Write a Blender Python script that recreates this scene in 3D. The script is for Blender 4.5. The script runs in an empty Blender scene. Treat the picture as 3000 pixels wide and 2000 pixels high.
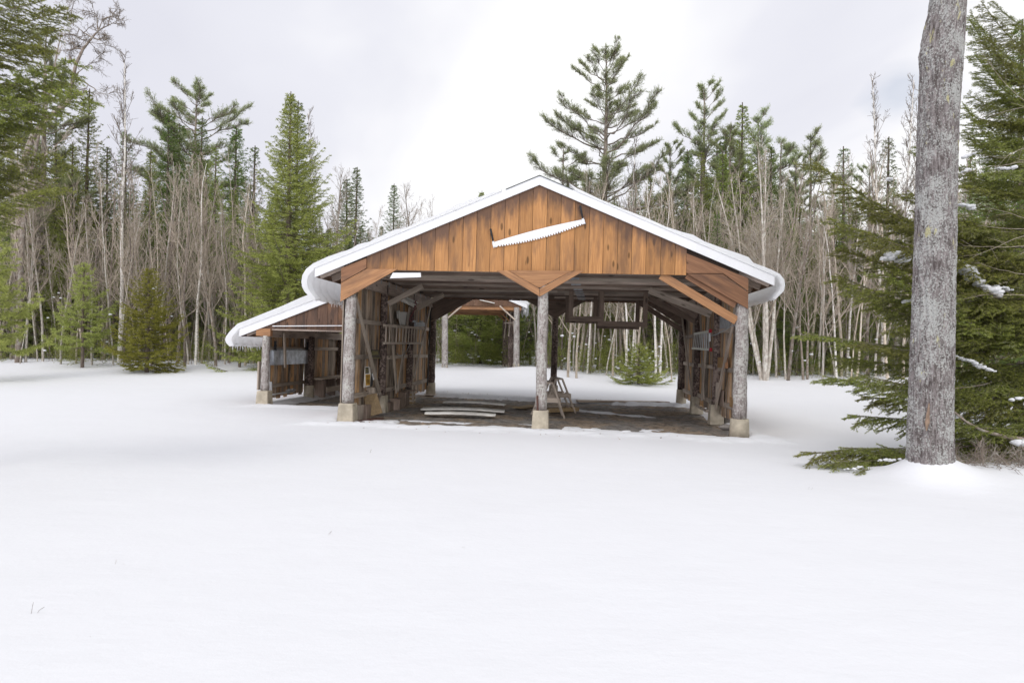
import bpy, math, random
import numpy as np
from mathutils import Vector, Matrix
PI = math.pi
random.seed(7)
S = bpy.context.scene
C = S.collection

# ------------------------------------------------------------------ camera
CAMH = 1.456
FPX = 2000.0                      # focal length in pixels of the 3000 px wide photograph
ROLL, PITCH = 0.0149, 0.0112
cr, sr = math.cos(ROLL), math.sin(ROLL)
_fw = Vector((0, math.cos(PITCH), math.sin(PITCH)))
_up = Vector((0, -math.sin(PITCH), math.cos(PITCH)))
_rt = Vector((1, 0, 0))
CR = _rt * cr + _up * sr
CU = _up * cr - _rt * sr
cam = bpy.data.cameras.new('camera')
cam.lens = 24.0; cam.sensor_width = 36.0; cam.clip_start = 0.05; cam.clip_end = 3000
camo = bpy.data.objects.new('camera', cam); C.objects.link(camo)
m = Matrix.Identity(4)
for i in range(3):
    m[i][0] = CR[i]; m[i][1] = CU[i]; m[i][2] = -_fw[i]
m[2][3] = CAMH
camo.matrix_world = m
S.camera = camo
CO = Vector((0, 0, CAMH))

def ray(px, py):
    return _fw + CR * ((px - 1500) / FPX) + CU * (-(py - 1000) / FPX)
def at(px, py, D):                # point seen at a pixel, D metres ahead
    r = ray(px, py); return CO + r * (D / r.y)

# ------------------------------------------------------------------ sky, sun, exposure
SUN_EL, SUN_AZ = math.radians(48), math.radians(205)      # azimuth clockwise from +Y (ahead)
w = bpy.data.worlds.new('World'); S.world = w; w.use_nodes = True
nt = w.node_tree; nt.nodes.clear()
N = nt.nodes.new; Lk = nt.links.new
out = N('ShaderNodeOutputWorld'); bg = N('ShaderNodeBackground'); bg.inputs[1].default_value = 0.1
sky = N('ShaderNodeTexSky'); sky.sky_type = 'NISHITA'; sky.sun_disc = False
sky.sun_elevation = SUN_EL; sky.sun_rotation = SUN_AZ
tc = N('ShaderNodeTexCoord'); sep = N('ShaderNodeSeparateXYZ'); Lk(tc.outputs['Generated'], sep.inputs[0])
def mth(op, a, b=None, clamp=False):
    n = N('ShaderNodeMath'); n.operation = op; n.use_clamp = clamp
    for i, x in enumerate((a, b)):
        if x is None: continue
        if isinstance(x, (int, float)): n.inputs[i].default_value = x
        else: Lk(x, n.inputs[i])
    return n.outputs[0]
zz = mth('ADD', mth('MAXIMUM', sep.outputs[2], 0.0), 0.22)
cx = mth('DIVIDE', sep.outputs[0], zz); cy = mth('DIVIDE', sep.outputs[1], zz)
cmb = N('ShaderNodeCombineXYZ'); Lk(cx, cmb.inputs[0]); Lk(cy, cmb.inputs[1])
def noise(vec, scale, detail, rough, dist=0.0, off=(0, 0, 0)):
    mp = N('ShaderNodeMapping'); mp.inputs['Location'].default_value = off; Lk(vec, mp.inputs[0])
    n = N('ShaderNodeTexNoise'); n.inputs['Scale'].default_value = scale; n.inputs['Detail'].default_value = detail
    n.inputs['Roughness'].default_value = rough; n.inputs['Distortion'].default_value = dist
    Lk(mp.outputs[0], n.inputs['Vector']); return n.outputs['Fac']
def ramp(fac, pts):
    r = N('ShaderNodeValToRGB'); Lk(fac, r.inputs[0]); e = r.color_ramp.elements
    e[0].position, e[0].color = pts[0][0], (*pts[0][1], 1); e[1].position, e[1].color = pts[-1][0], (*pts[-1][1], 1)
    for p, c in pts[1:-1]:
        x = e.new(p); x.color = (*c, 1)
    return r.outputs[0]
st = N('ShaderNodeMapping'); st.inputs['Scale'].default_value = (1.0, .62, 1); st.inputs['Rotation'].default_value = (0, 0, .5); Lk(cmb.outputs[0], st.inputs[0])
cl = noise(st.outputs[0], 0.9, 5, 0.5, 0.4, (3.1, 0.7, 0))
# brighter, thinner cloud ahead and to the right
side = mth('ADD', cl, mth('MULTIPLY', mth('ADD', sep.outputs[0], 0.10), 0.20))
ccol = ramp(side, [(0.36, (.68, .685, .755)), (0.48, (.745, .75, .81)), (0.57, (.87, .87, .895)), (0.66, (.97, .97, .975))])
mul = N('ShaderNodeVectorMath'); mul.operation = 'SCALE'; # extra glow added to unseen cloud behind the camera, to light camera-facing surfaces
dt = N('ShaderNodeVectorMath'); dt.operation = 'DOT_PRODUCT'; Lk(tc.outputs['Generated'], dt.inputs[0])
dt.inputs[1].default_value = (math.sin(SUN_AZ), math.cos(SUN_AZ), .15)
glow = mth('MULTIPLY', mth('MAXIMUM', mth('ADD', dt.outputs['Value'], .1), 0.0), 11.0)
Lk(mth('ADD', glow, 10.0), mul.inputs['Scale'])
Lk(ccol, mul.inputs[0])
# one small hole of blue sky low on the right, and a few more elsewhere
hd = N('ShaderNodeVectorMath'); hd.operation = 'DISTANCE'; Lk(tc.outputs['Generated'], hd.inputs[0])
hv = ray(2640, 262).normalized(); hd.inputs[1].default_value = hv
hn = noise(cmb.outputs[0], 3.0, 4, 0.55, 0.0, (9, 2, 0))
hole = mth('SUBTRACT', 1.0, mth('DIVIDE', mth('ADD', hd.outputs['Value'], mth('MULTIPLY', mth('SUBTRACT', hn, .5), .10)), 0.040), True)
hole = mth('MULTIPLY', hole, 0.30, True)
mix = N('ShaderNodeMix'); mix.data_type = 'RGBA'
Lk(hole, mix.inputs[0]); Lk(mul.outputs[0], mix.inputs[6])
skb = N('ShaderNodeVectorMath'); skb.operation = 'SCALE'; skb.inputs['Scale'].default_value = 1.0; Lk(sky.outputs[0], skb.inputs[0])
Lk(skb.outputs[0], mix.inputs[7])
Lk(mix.outputs[2], bg.inputs[0]); Lk(bg.outputs[0], out.inputs[0])

sun = bpy.data.lights.new('sun', 'SUN'); sun.energy = 0.8; sun.angle = math.radians(22); sun.color = (1, .955, .88)
suno = bpy.data.objects.new('sun', sun); C.objects.link(suno)
sd = Vector((math.sin(SUN_AZ) * math.cos(SUN_EL), math.cos(SUN_AZ) * math.cos(SUN_EL), math.sin(SUN_EL)))
suno.rotation_euler = sd.to_track_quat('Z', 'Y').to_euler()
S.view_settings.view_transform = 'Standard'; S.view_settings.look = 'None'
S.view_settings.exposure = 0.2; S.view_settings.gamma = 1.0
S.cycles.max_bounces = 8; S.cycles.diffuse_bounces = 6; S.cycles.glossy_bounces = 2; S.cycles.transparent_max_bounces = 8

# ------------------------------------------------------------------ mesh helpers
class MB:
    """collects boxes, bars, tubes and plates; grain coordinates (gc) and a random value per piece (rnd) go with them"""
    def __init__(s): s.v = []; s.f = []; s.g = []; s.r = []; s.td = []
    def add(s, vs, fs, gs=None, rnd=None):
        o = len(s.v); s.v += [tuple(x) for x in vs]
        off = (random.uniform(-50, 50), random.uniform(-50, 50), random.uniform(-50, 50))
        gs = gs or [(x[2], x[0], x[1]) for x in vs]
        s.g += [(g[0] + off[0], g[1] + off[1], g[2] + off[2]) for g in gs]
        r = random.random() if rnd is None else rnd
        s.f += [tuple(i + o for i in f) for f in fs]; s.r += [r] * len(fs)
        return s
    def beam(s, a, b, wd, ht, up=(0, 0, 1), rnd=None, taper=1.0, jit=0.0):
        a, b = Vector(a), Vector(b); d = b - a; L = d.length; d.normalize()
        up = Vector(up); sd_ = d.cross(up)
        if sd_.length < 1e-4: sd_ = d.cross(Vector((1, 0, 0)))
        sd_.normalize(); u2 = sd_.cross(d).normalized()
        vs = []; gs = []
        for t, p, k in ((0, a, 1), (L, b, taper)):
            for i, j in ((-1, -1), (1, -1), (1, 1), (-1, 1)):
                q = p + sd_ * (i * wd / 2 * k) + u2 * (j * ht / 2 * k)
                if jit: q = q + Vector([random.uniform(-jit, jit) for _ in range(3)])
                vs.append(q); gs.append((t, i * wd / 2, j * ht / 2))
        return s.add(vs, [(0, 3, 2, 1), (4, 5, 6, 7), (0, 1, 5, 4), (1, 2, 6, 5), (2, 3, 7, 6), (3, 0, 4, 7)], gs, rnd)
    def box(s, x0, y0, z0, x1, y1, z1, grain='z', rnd=None):
        c = ((x0 + x1) / 2, (y0 + y1) / 2, (z0 + z1) / 2)
        if grain == 'z': return s.beam((c[0], c[1], z0), (c[0], c[1], z1), x1 - x0, y1 - y0, (0, 1, 0), rnd)
        if grain == 'x': return s.beam((x0, c[1], c[2]), (x1, c[1], c[2]), y1 - y0, z1 - z0, (0, 0, 1), rnd)
        return s.beam((c[0], y0, c[2]), (c[0], y1, c[2]), x1 - x0, z1 - z0, (0, 0, 1), rnd)
    def plate(s, pts, n, th, gdir=(0, 0, 1), rnd=None):
        """flat polygon pts with thickness th along n"""
        n = Vector(n).normalized(); P = [Vector(p) for p in pts]; k = len(P)
        vs = P + [p + n * th for p in P]; gd = Vector(gdir).normalized(); g2 = n.cross(gd)
        gs = [(p.dot(gd), p.dot(g2), p.dot(n)) for p in vs]
        fs = [tuple(range(k))[::-1], tuple(range(k, 2 * k))] + [(i, (i + 1) % k, k + (i + 1) % k, k + i) for i in range(k)]
        return s.add(vs, fs, gs, rnd)
    def tube(s, pts, rad, n=10, rnd=None, caps=True, wob=0.0):
        P = [Vector(p) for p in pts]; k = len(P)
        rad = rad if isinstance(rad, (list, tuple)) else [rad] * k
        vs = []; gs = []; L = 0; ph = random.uniform(0, 6)
        ref = Vector((0, 0, 1)) if abs((P[-1] - P[0]).normalized().z) < .9 else Vector((1, 0, 0))
        for i in range(k):
            t = (P[min(i + 1, k - 1)] - P[max(i - 1, 0)]).normalized()
            a = t.cross(ref).normalized(); b = t.cross(a)
            if i: L += (P[i] - P[i - 1]).length
            for j in range(n):
                an = 2 * PI * j / n
                r = rad[i] * (1 + wob * math.sin(3 * an + ph + L * 5) + wob * random.uniform(-1, 1))
                vs.append(P[i] + a * (math.cos(an) * r) + b * (math.sin(an) * r)); gs.append((L, math.cos(an) * rad[i], math.sin(an) * rad[i]))
        fs = [(i * n + j, i * n + (j + 1) % n, (i + 1) * n + (j + 1) % n, (i + 1) * n + j) for i in range(k - 1) for j in range(n)]
        if caps: fs += [tuple(range(n))[::-1], tuple(range((k - 1) * n, k * n))]
        return s.add(vs, fs, gs, rnd)
    def mesh(s, name, mat, smooth=False):
        me = bpy.data.meshes.new(name); me.from_pydata(s.v, [], s.f)
        a = me.attributes.new('rnd', 'FLOAT', 'FACE'); a.data.foreach_set('value', s.r)
        a = me.attributes.new('gc', 'FLOAT_VECTOR', 'POINT'); a.data.foreach_set('vector', [x for g in s.g for x in g])
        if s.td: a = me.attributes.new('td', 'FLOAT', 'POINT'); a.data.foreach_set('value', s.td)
        if smooth: me.polygons.foreach_set('use_smooth', [True] * len(me.polygons))
        me.materials.append(mat); me.update(); return me
    def build(s, name, mat, parent=None, smooth=False, bevel=0.0):
        import bmesh
        o = bpy.data.objects.new(name, s.mesh(name, mat, smooth)); C.objects.link(o)
        bm = bmesh.new(); bm.from_mesh(o.data); bmesh.ops.recalc_face_normals(bm, faces=bm.faces); bm.to_mesh(o.data); bm.free()
        if parent: o.parent = parent
        if bevel:
            b = o.modifiers.new('bevel', 'BEVEL'); b.width = bevel; b.segments = 1
        return o

def npmesh(name, V, F, mat, rnd=None, smooth=False, gc=None):
    """fast mesh from numpy arrays: F is (n,3) or (n,4)"""
    me = bpy.data.meshes.new(name); V = np.ascontiguousarray(V, np.float32); F = np.ascontiguousarray(F, np.int32); k = F.shape[1]
    me.vertices.add(len(V)); me.vertices.foreach_set('co', V.ravel())
    me.loops.add(F.size); me.loops.foreach_set('vertex_index', F.ravel())
    me.polygons.add(len(F)); me.polygons.foreach_set('loop_start', np.arange(0, F.size, k, dtype=np.int32))
    me.polygons.foreach_set('loop_total', np.full(len(F), k, np.int32))
    if smooth: me.polygons.foreach_set('use_smooth', np.ones(len(F), bool))
    if rnd is not None:
        a = me.attributes.new('rnd', 'FLOAT', 'FACE'); a.data.foreach_set('value', np.asarray(rnd, np.float32))
    if gc is not None:
        a = me.attributes.new('gc', 'FLOAT_VECTOR', 'POINT'); a.data.foreach_set('vector', np.asarray(gc, np.float32).ravel())
    me.materials.append(mat); me.update(calc_edges=True); me.validate(); return me
def link(name, me, parent=None):
    o = bpy.data.objects.new(name, me); C.objects.link(o)
    if parent: o.parent = parent
    return o
def tag(o, label=None, cat=None, group=None, kind=None):
    if label: o['label'] = label
    if cat: o['category'] = cat
    if group: o['group'] = group
    if kind: o['kind'] = kind
    return o
def empty(name, label, cat, loc=(0, 0, 0), rz=0, group=None):
    o = bpy.data.objects.new(name, None); C.objects.link(o); o.location = loc; o.rotation_euler = (0, 0, rz)
    o.empty_display_size = .1
    return tag(o, label, cat, group)
def dup(root, loc, rz, scale=1.0, label=None, group=None):
    r = root.copy(); C.objects.link(r); r.location = loc; r.rotation_euler = (0, 0, rz); r.scale = (scale,) * 3
    if label: r['label'] = label
    if group: r['group'] = group
    elif 'group' in r: del r['group']
    for ch in KIDS[root.name]:
        c = ch.copy(); C.objects.link(c); c.parent = r
    return r
KIDS = {}

# ------------------------------------------------------------------ materials
class Mat:
    def __init__(s, name, rough=.8):
        s.m = bpy.data.materials.new(name); s.m.use_nodes = True; s.t = s.m.node_tree
        s.b = s.t.nodes['Principled BSDF']; s.b.inputs['Roughness'].default_value = rough
        s.b.inputs['Specular IOR Level'].default_value = .25
    def n(s, typ, **kw):
        x = s.t.nodes.new(typ)
        for k, v in kw.items():
            if k[0] == 'i' and k[1:].isdigit(): s.put(x.inputs[int(k[1:])], v)
            elif k in x.inputs.keys(): s.put(x.inputs[k], v)
            else: setattr(x, k, v)
        return x
    def put(s, sock, v):
        if isinstance(v, bpy.types.NodeSocket): s.t.links.new(v, sock)
        elif isinstance(v, tuple) and sock.type == 'RGBA' and len(v) == 3: sock.default_value = (*v, 1)
        else: sock.default_value = v
    def attr(s, name, out='Fac'): return s.n('ShaderNodeAttribute', attribute_name=name).outputs[out]
    def map(s, vec, scale=(1, 1, 1), loc=(0, 0, 0)):
        x = s.n('ShaderNodeMapping'); s.put(x.inputs['Vector'], vec); x.inputs['Scale'].default_value = scale; x.inputs['Location'].default_value = loc
        return x.outputs[0]
    def noise(s, vec, scale=1.0, detail=3, rough=.55, dist=0.0, out='Fac'):
        x = s.n('ShaderNodeTexNoise'); s.put(x.inputs['Vector'], vec); x.inputs['Scale'].default_value = scale
        x.inputs['Detail'].default_value = detail; x.inputs['Roughness'].default_value = rough; x.inputs['Distortion'].default_value = dist
        return x.outputs[out]
    def vor(s, vec, scale=1.0, out='Distance', feature='F1'):
        x = s.n('ShaderNodeTexVoronoi', feature=feature); s.put(x.inputs['Vector'], vec); x.inputs['Scale'].default_value = scale
        return x.outputs[out]
    def ramp(s, fac, pts):
        x = s.n('ShaderNodeValToRGB'); s.put(x.inputs[0], fac); e = x.color_ramp.elements
        c3 = lambda c: (c, c, c, 1) if isinstance(c, (int, float)) else (*c, 1)
        e[0].position, e[0].color = pts[0][0], c3(pts[0][1]); e[1].position, e[1].color = pts[-1][0], c3(pts[-1][1])
        for p, c in pts[1:-1]: e.new(p).color = c3(c)
        return x.outputs[0]
    def mix(s, f, a, b, mode='MIX'):
        x = s.n('ShaderNodeMix', data_type='RGBA', blend_type=mode); s.put(x.inputs[0], f); s.put(x.inputs[6], a); s.put(x.inputs[7], b)
        return x.outputs[2]
    def math(s, op, a, b=0.0, clamp=False):
        x = s.n('ShaderNodeMath', operation=op); x.use_clamp = clamp; s.put(x.inputs[0], a); s.put(x.inputs[1], b); return x.outputs[0]
    def obj(s): return s.n('ShaderNodeTexCoord').outputs['Object']
    def color(s, c): s.put(s.b.inputs['Base Color'], c)
    def bump(s, h, dist=.01, strength=.6):
        x = s.n('ShaderNodeBump'); s.put(x.inputs['Height'], h); x.inputs['Distance'].default_value = dist; x.inputs['Strength'].default_value = strength
        s.put(s.b.inputs['Normal'], x.outputs[0])

def wood(name, light, dark, stain=(.05, .04, .035), stain_amt=.5, knots=True, grain=1.0, vary=.35, warm=None, rough=.75, ends=False):
    M = Mat(name, rough); gc = M.attr('gc', 'Vector'); r = M.attr('rnd')
    g1 = M.noise(M.map(gc, (1.2, 22 * grain, 22 * grain)), 1.0, 4, .6, .4)
    g2 = M.noise(M.map(gc, (3.5, 90 * grain, 90 * grain)), 1.0, 2, .5)
    col = M.mix(M.ramp(g1, [(.3, 0.0), (.7, 1.0)]), dark, light)
    col = M.mix(M.ramp(g2, [(.4, .28), (.62, 0.0)]), col, tuple(x * .45 for x in dark))
    if warm:
        wn = M.noise(M.map(gc, (.6, 5, 5), (4, 2, 1)), 1.0, 2, .5)
        col = M.mix(M.ramp(M.math('ADD', M.math('MULTIPLY', wn, .6), M.math('MULTIPLY', r, .4)), [(.48, 0.0), (.62, .85)]), col, warm)
    st = M.noise(M.map(gc, (1.1, 4.5, 4.5), (8, 5, 3)), 1.0, 4, .6)
    col = M.mix(M.ramp(st, [(.48, 0.0), (.66, stain_amt)]), col, stain)
    if knots:
        kd = M.vor(M.map(gc, (1.7, 5.2, 5.2), (1, 7, 2)), 1.0)
        col = M.mix(M.ramp(kd, [(.09, .85), (.15, 0.0)]), col, tuple(x * .22 for x in light))
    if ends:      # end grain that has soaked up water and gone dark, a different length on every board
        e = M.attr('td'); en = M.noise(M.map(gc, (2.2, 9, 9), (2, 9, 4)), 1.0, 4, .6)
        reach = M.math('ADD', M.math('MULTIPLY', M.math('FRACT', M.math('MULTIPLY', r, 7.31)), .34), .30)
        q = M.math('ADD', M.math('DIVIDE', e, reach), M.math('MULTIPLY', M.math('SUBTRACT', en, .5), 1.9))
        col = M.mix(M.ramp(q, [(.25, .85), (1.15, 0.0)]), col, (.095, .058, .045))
    v = M.math('ADD', M.math('MULTIPLY', r, vary * 2), 1 - vary)
    hs = M.n('ShaderNodeHueSaturation'); M.put(hs.inputs['Color'], col); M.put(hs.inputs['Value'], v)
    M.color(hs.outputs[0]); M.bump(g1, .006, .5); return M.m

def bark(name, a, b, lich=None, sc=1.0, moss=None, rough=.9, gcs=True):
    M = Mat(name, rough); v = M.attr('gc', 'Vector') if gcs else M.obj()
    sv = M.map(v, (6 * sc, 30 * sc, 30 * sc)) if gcs else M.map(v, (30 * sc, 30 * sc, 6 * sc))
    n1 = M.noise(sv, 1.0, 6, .7, .15)
    col = M.mix(M.ramp(n1, [(.36, 0.0), (.6, 1.0)]), b, a)
    if lich:
        n2 = M.noise(v, 22 * sc, 5, .7)
        n3 = M.noise(v, 3.0 * sc, 2, .5)
        f = M.math('ADD', n2, M.math('MULTIPLY', M.math('SUBTRACT', n3, .5), .5))
        col = M.mix(M.ramp(f, [(.5, 0.0), (.57, .9)]), col, lich)
    if moss:
        n4 = M.noise(v, 4.0 * sc, 3, .6)
        col = M.mix(M.ramp(n4, [(.66, 0.0), (.69, .9)]), col, moss)
    M.color(col); M.bump(n1, .015, .8); return M.m

def plain(name, col, rough=.6, metal=0.0, nz=.15, sc=8.0):
    M = Mat(name, rough); M.b.inputs['Metallic'].default_value = metal
    n = M.noise(M.obj(), sc, 4, .6)
    M.color(M.mix(M.ramp(n, [(.35, 0.0), (.7, 1.0)]), tuple(x * (1 - nz) for x in col), tuple(min(1, x * (1 + nz)) for x in col)))
    M.bump(n, .003, .3); return M.m

def foliage(name, dark, light, spec=.2):
    M = Mat(name, .55); r = M.attr('rnd'); o = M.n('ShaderNodeObjectInfo').outputs['Random']
    n = M.noise(M.obj(), 1.3, 2, .5)
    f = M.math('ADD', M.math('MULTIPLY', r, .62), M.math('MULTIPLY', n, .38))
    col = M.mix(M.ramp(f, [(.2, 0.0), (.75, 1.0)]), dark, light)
    hs = M.n('ShaderNodeHueSaturation'); M.put(hs.inputs['Color'], col)
    M.put(hs.inputs['Hue'], M.math('ADD', M.math('MULTIPLY', o, .03), .485)); M.put(hs.inputs['Value'], M.math('ADD', M.math('MULTIPLY', o, .35), .82))
    M.color(hs.outputs[0]); M.b.inputs['Specular IOR Level'].default_value = spec
    t = M.n('ShaderNodeBsdfTranslucent'); M.put(t.inputs[0], hs.outputs[0])
    mx = M.n('ShaderNodeMixShader'); mx.inputs[0].default_value = .42
    M.t.links.new(M.b.outputs[0], mx.inputs[1]); M.t.links.new(t.outputs[0], mx.inputs[2])
    M.t.links.new(mx.outputs[0], M.t.nodes['Material Output'].inputs[0]); return M.m

X = {}
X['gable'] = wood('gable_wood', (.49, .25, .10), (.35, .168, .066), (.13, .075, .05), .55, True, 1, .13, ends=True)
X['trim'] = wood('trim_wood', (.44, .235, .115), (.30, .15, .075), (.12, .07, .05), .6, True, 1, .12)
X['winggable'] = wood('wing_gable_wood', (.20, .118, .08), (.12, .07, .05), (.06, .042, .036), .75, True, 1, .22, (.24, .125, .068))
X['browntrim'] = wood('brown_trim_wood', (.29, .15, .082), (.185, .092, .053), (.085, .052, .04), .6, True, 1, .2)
X['wall'] = wood('weathered_wall_wood', (.58, .49, .40), (.29, .225, .175), (.085, .065, .052), .85, True, 1, .45, (.50, .29, .13))
X['ceil'] = wood('ceiling_wood', (.58, .48, .41), (.37, .30, .255), (.14, .11, .09), .6, True, 1, .38)
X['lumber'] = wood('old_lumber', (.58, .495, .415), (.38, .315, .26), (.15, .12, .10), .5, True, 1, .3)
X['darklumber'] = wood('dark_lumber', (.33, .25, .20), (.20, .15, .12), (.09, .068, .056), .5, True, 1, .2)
X['paleboard'] = wood('pale_weathered_board', (.84, .83, .79), (.68, .665, .62), (.16, .14, .12), .45, True, 1, .06)
X['ply'] = wood('plywood', (.40, .29, .165), (.29, .205, .115), (.16, .12, .08), .4, False, .6, .1)
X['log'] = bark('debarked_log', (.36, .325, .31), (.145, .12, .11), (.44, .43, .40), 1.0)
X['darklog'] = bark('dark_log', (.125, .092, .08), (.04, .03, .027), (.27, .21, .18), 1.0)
X['white'] = plain('white_paint', (.72, .725, .745), .5, 0, .03, 3)
X['concrete'] = plain('concrete', (.42, .37, .29), .9, 0, .25, 5)
X['steel'] = plain('galvanised_steel', (.50, .53, .58), .38, .75, .35, 6)
X['alu'] = plain('aluminium', (.68, .70, .72), .35, .7, .1, 8)
X['galv'] = plain('dull_galvanised', (.42, .44, .47), .5, .4, .25, 9)
X['red'] = plain('red_plastic', (.42, .02, .03), .5)
X['black'] = plain('black_paint', (.02, .02, .022), .5)
X['rust'] = plain('rusty_iron', (.09, .045, .035), .85, 0, .3, 30)
X['rope'] = plain('dull_red_rope', (.20, .07, .075), .9)
X['yellow'] = plain('faded_yellow_paint', (.55, .30, .03), .6, 0, .25, 12)
X['cream'] = plain('cream_paint', (.74, .70, .64), .6, 0, .1, 14)
X['brownsign'] = plain('brown_sign_paint', (.075, .062, .045), .7, 0, .25, 14)
X['dullyellow'] = plain('dull_yellow_paint', (.24, .21, .085), .7, 0, .25, 14)
X['stone'] = plain('stone', (.22, .20, .185), .9, 0, .35, 7)
X['roofmetal'] = plain('dark_roof_metal', (.10, .115, .11), .45, .5)
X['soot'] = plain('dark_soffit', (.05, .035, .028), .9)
X['osb'] = wood('particle_board', (.42, .27, .13), (.30, .18, .08), (.2, .12, .06), .4, False, .4, .05)
X['twig'] = plain('bare_twig', (.20, .145, .115), .9, 0, .2, 3)

def snow_mat(name, col=(.655, .66, .677), fine=True):
    M = Mat(name, .75); M.b.inputs['Specular IOR Level'].default_value = .15
    p = M.n('ShaderNodeNewGeometry').outputs['Position']
    a = M.noise(p, 1.3, 4, .55); b = M.noise(p, 30, 4, .65)
    c9 = M.noise(M.map(p, (1.6, 5.5, 1)), 1.0, 3, .6); h = M.math('ADD', M.math('ADD', M.math('MULTIPLY', a, .6), M.math('MULTIPLY', b, .06)), M.math('MULTIPLY', c9, .12))
    M.color(M.mix(M.ramp(a, [(.3, 0.0), (.7, 1.0)]), tuple(x * .985 for x in col), col)); M.bump(h, .06 if fine else .02, .5)
    return M.m
X['snow'] = snow_mat('snow')
M_ = Mat('roof_ice', .35); M_.b.inputs['Specular IOR Level'].default_value = .4
_p = M_.n('ShaderNodeNewGeometry').outputs['Position']; _n = M_.noise(_p, 9, 3, .5)
M_.color(M_.mix(M_.ramp(_n, [(.3, 0.0), (.7, 1.0)]), (.78, .785, .80), (.84, .845, .855))); M_.b.inputs['Subsurface Weight'].default_value = .0
M_.bump(_n, .01, .3)
_t = M_.n('ShaderNodeBsdfTranslucent'); _t.inputs[0].default_value = (.97, .975, .98, 1)
_x = M_.n('ShaderNodeMixShader'); _x.inputs[0].default_value = .52
M_.t.links.new(M_.b.outputs[0], _x.inputs[1]); M_.t.links.new(_t.outputs[0], _x.inputs[2]); M_.t.links.new(_x.outputs[0], M_.t.nodes['Material Output'].inputs[0])
X['ice'] = M_.m
# ------------------------------------------------------------------ ground
def sstep(a, b, x):
    t = np.clip((x - a) / (b - a), 0, 1); return t * t * (3 - 2 * t)
def vnoise(x, y, sc, seed=0):
    """cheap smooth noise from sums of sines"""
    r = np.random.RandomState(seed); o = np.zeros_like(np.asarray(x, float))
    for k in range(7):
        a = r.uniform(0, 2 * PI); f = sc * r.uniform(.6, 1.9); ph = r.uniform(0, 6.28)
        o = o + np.sin((x * math.cos(a) + y * math.sin(a)) * f + ph + 1.3 * np.sin((x * math.sin(a) - y * math.cos(a)) * f * .7 + ph * 2))
    return o / 7
# building frame: u across the front, v back, z up
W_, L_ = 7.32, 7.39
YAW, TB = 0.0995, -0.0132
c_, s_ = math.cos(YAW), math.sin(YAW)
BU = Vector((c_ * math.cos(TB), -s_ * math.cos(TB), math.sin(TB))); BV = Vector((s_, c_, 0)); BZ = BU.cross(BV)
BO = Vector((.4916, 12.589, 0)) - BU * (W_ / 2)
BM = Matrix(((BU.x, BV.x, BZ.x, BO.x), (BU.y, BV.y, BZ.y, BO.y), (BU.z, BV.z, BZ.z, BO.z), (0, 0, 0, 1)))
BI = BM.inverted()
def _hit(px, py, axis, val):
    o = BI @ CO; d = (BI.to_3x3() @ ray(px, py)); t = (val - o[axis]) / d[axis]; return o + d * t
def Pv(px, py, v): p = _hit(px, py, 1, v); return (p.x, v, p.z)      # on the cross plane v
def Pu(px, py, u): p = _hit(px, py, 0, u); return (u, p.y, p.z)      # on the side plane u
def Pz(px, py, z=0): p = _hit(px, py, 2, z); return (p.x, p.y, z)    # on the level plane z
def bw(p): return BM @ Vector(p)

TREE = at(2727, 1352, 8.2)            # foot of the big trunk
STREAK = (Pz(1700, 1198)[:2], Pz(1905, 1216)[:2])
def uv_of(x, y):
    dx, dy = x - BO.x, y - BO.y
    return dx * c_ - dy * s_, dx * s_ + dy * c_
def smooth_ground(x, y):
    z = -0.0132 * np.clip(x - .49, -9, 9)
    z = z + .57 * sstep(20, 31, y) + .25 * sstep(36, 60, y)
    z = z + .012 * vnoise(x, y, .35, 1) * sstep(1, 5, y) + .008 * vnoise(x, y, 1.3, 2)
    z = z + .05 * vnoise(x, y, .9, 4) * sstep(21, 27, y)
    r2 = (x - TREE.x) ** 2 + (y - TREE.y) ** 2
    z = z + .24 * np.exp(-r2 / .17) + .05 * np.exp(-r2 / .6) + .11 * np.exp(-((x - TREE.x - 1.0) ** 2 / .9 + (y - TREE.y - .25) ** 2 / .45)) + .02 * vnoise(x, y, 5, 31) * np.exp(-r2 / 1.5) + .10 * np.exp(-((x - 7.6) ** 2 / 5 + (y - 9.5) ** 2 / 9))
    z = z + .10 * np.exp(-((x + 1.6) ** 2 / 12 + (y - 21.0) ** 2 / 2.0))
    z = z + .22 * np.exp(-((x - at(1560, 1060, 27).x) ** 2 / 2.2 + (y - 28.5) ** 2 / 3))
    return z
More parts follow.
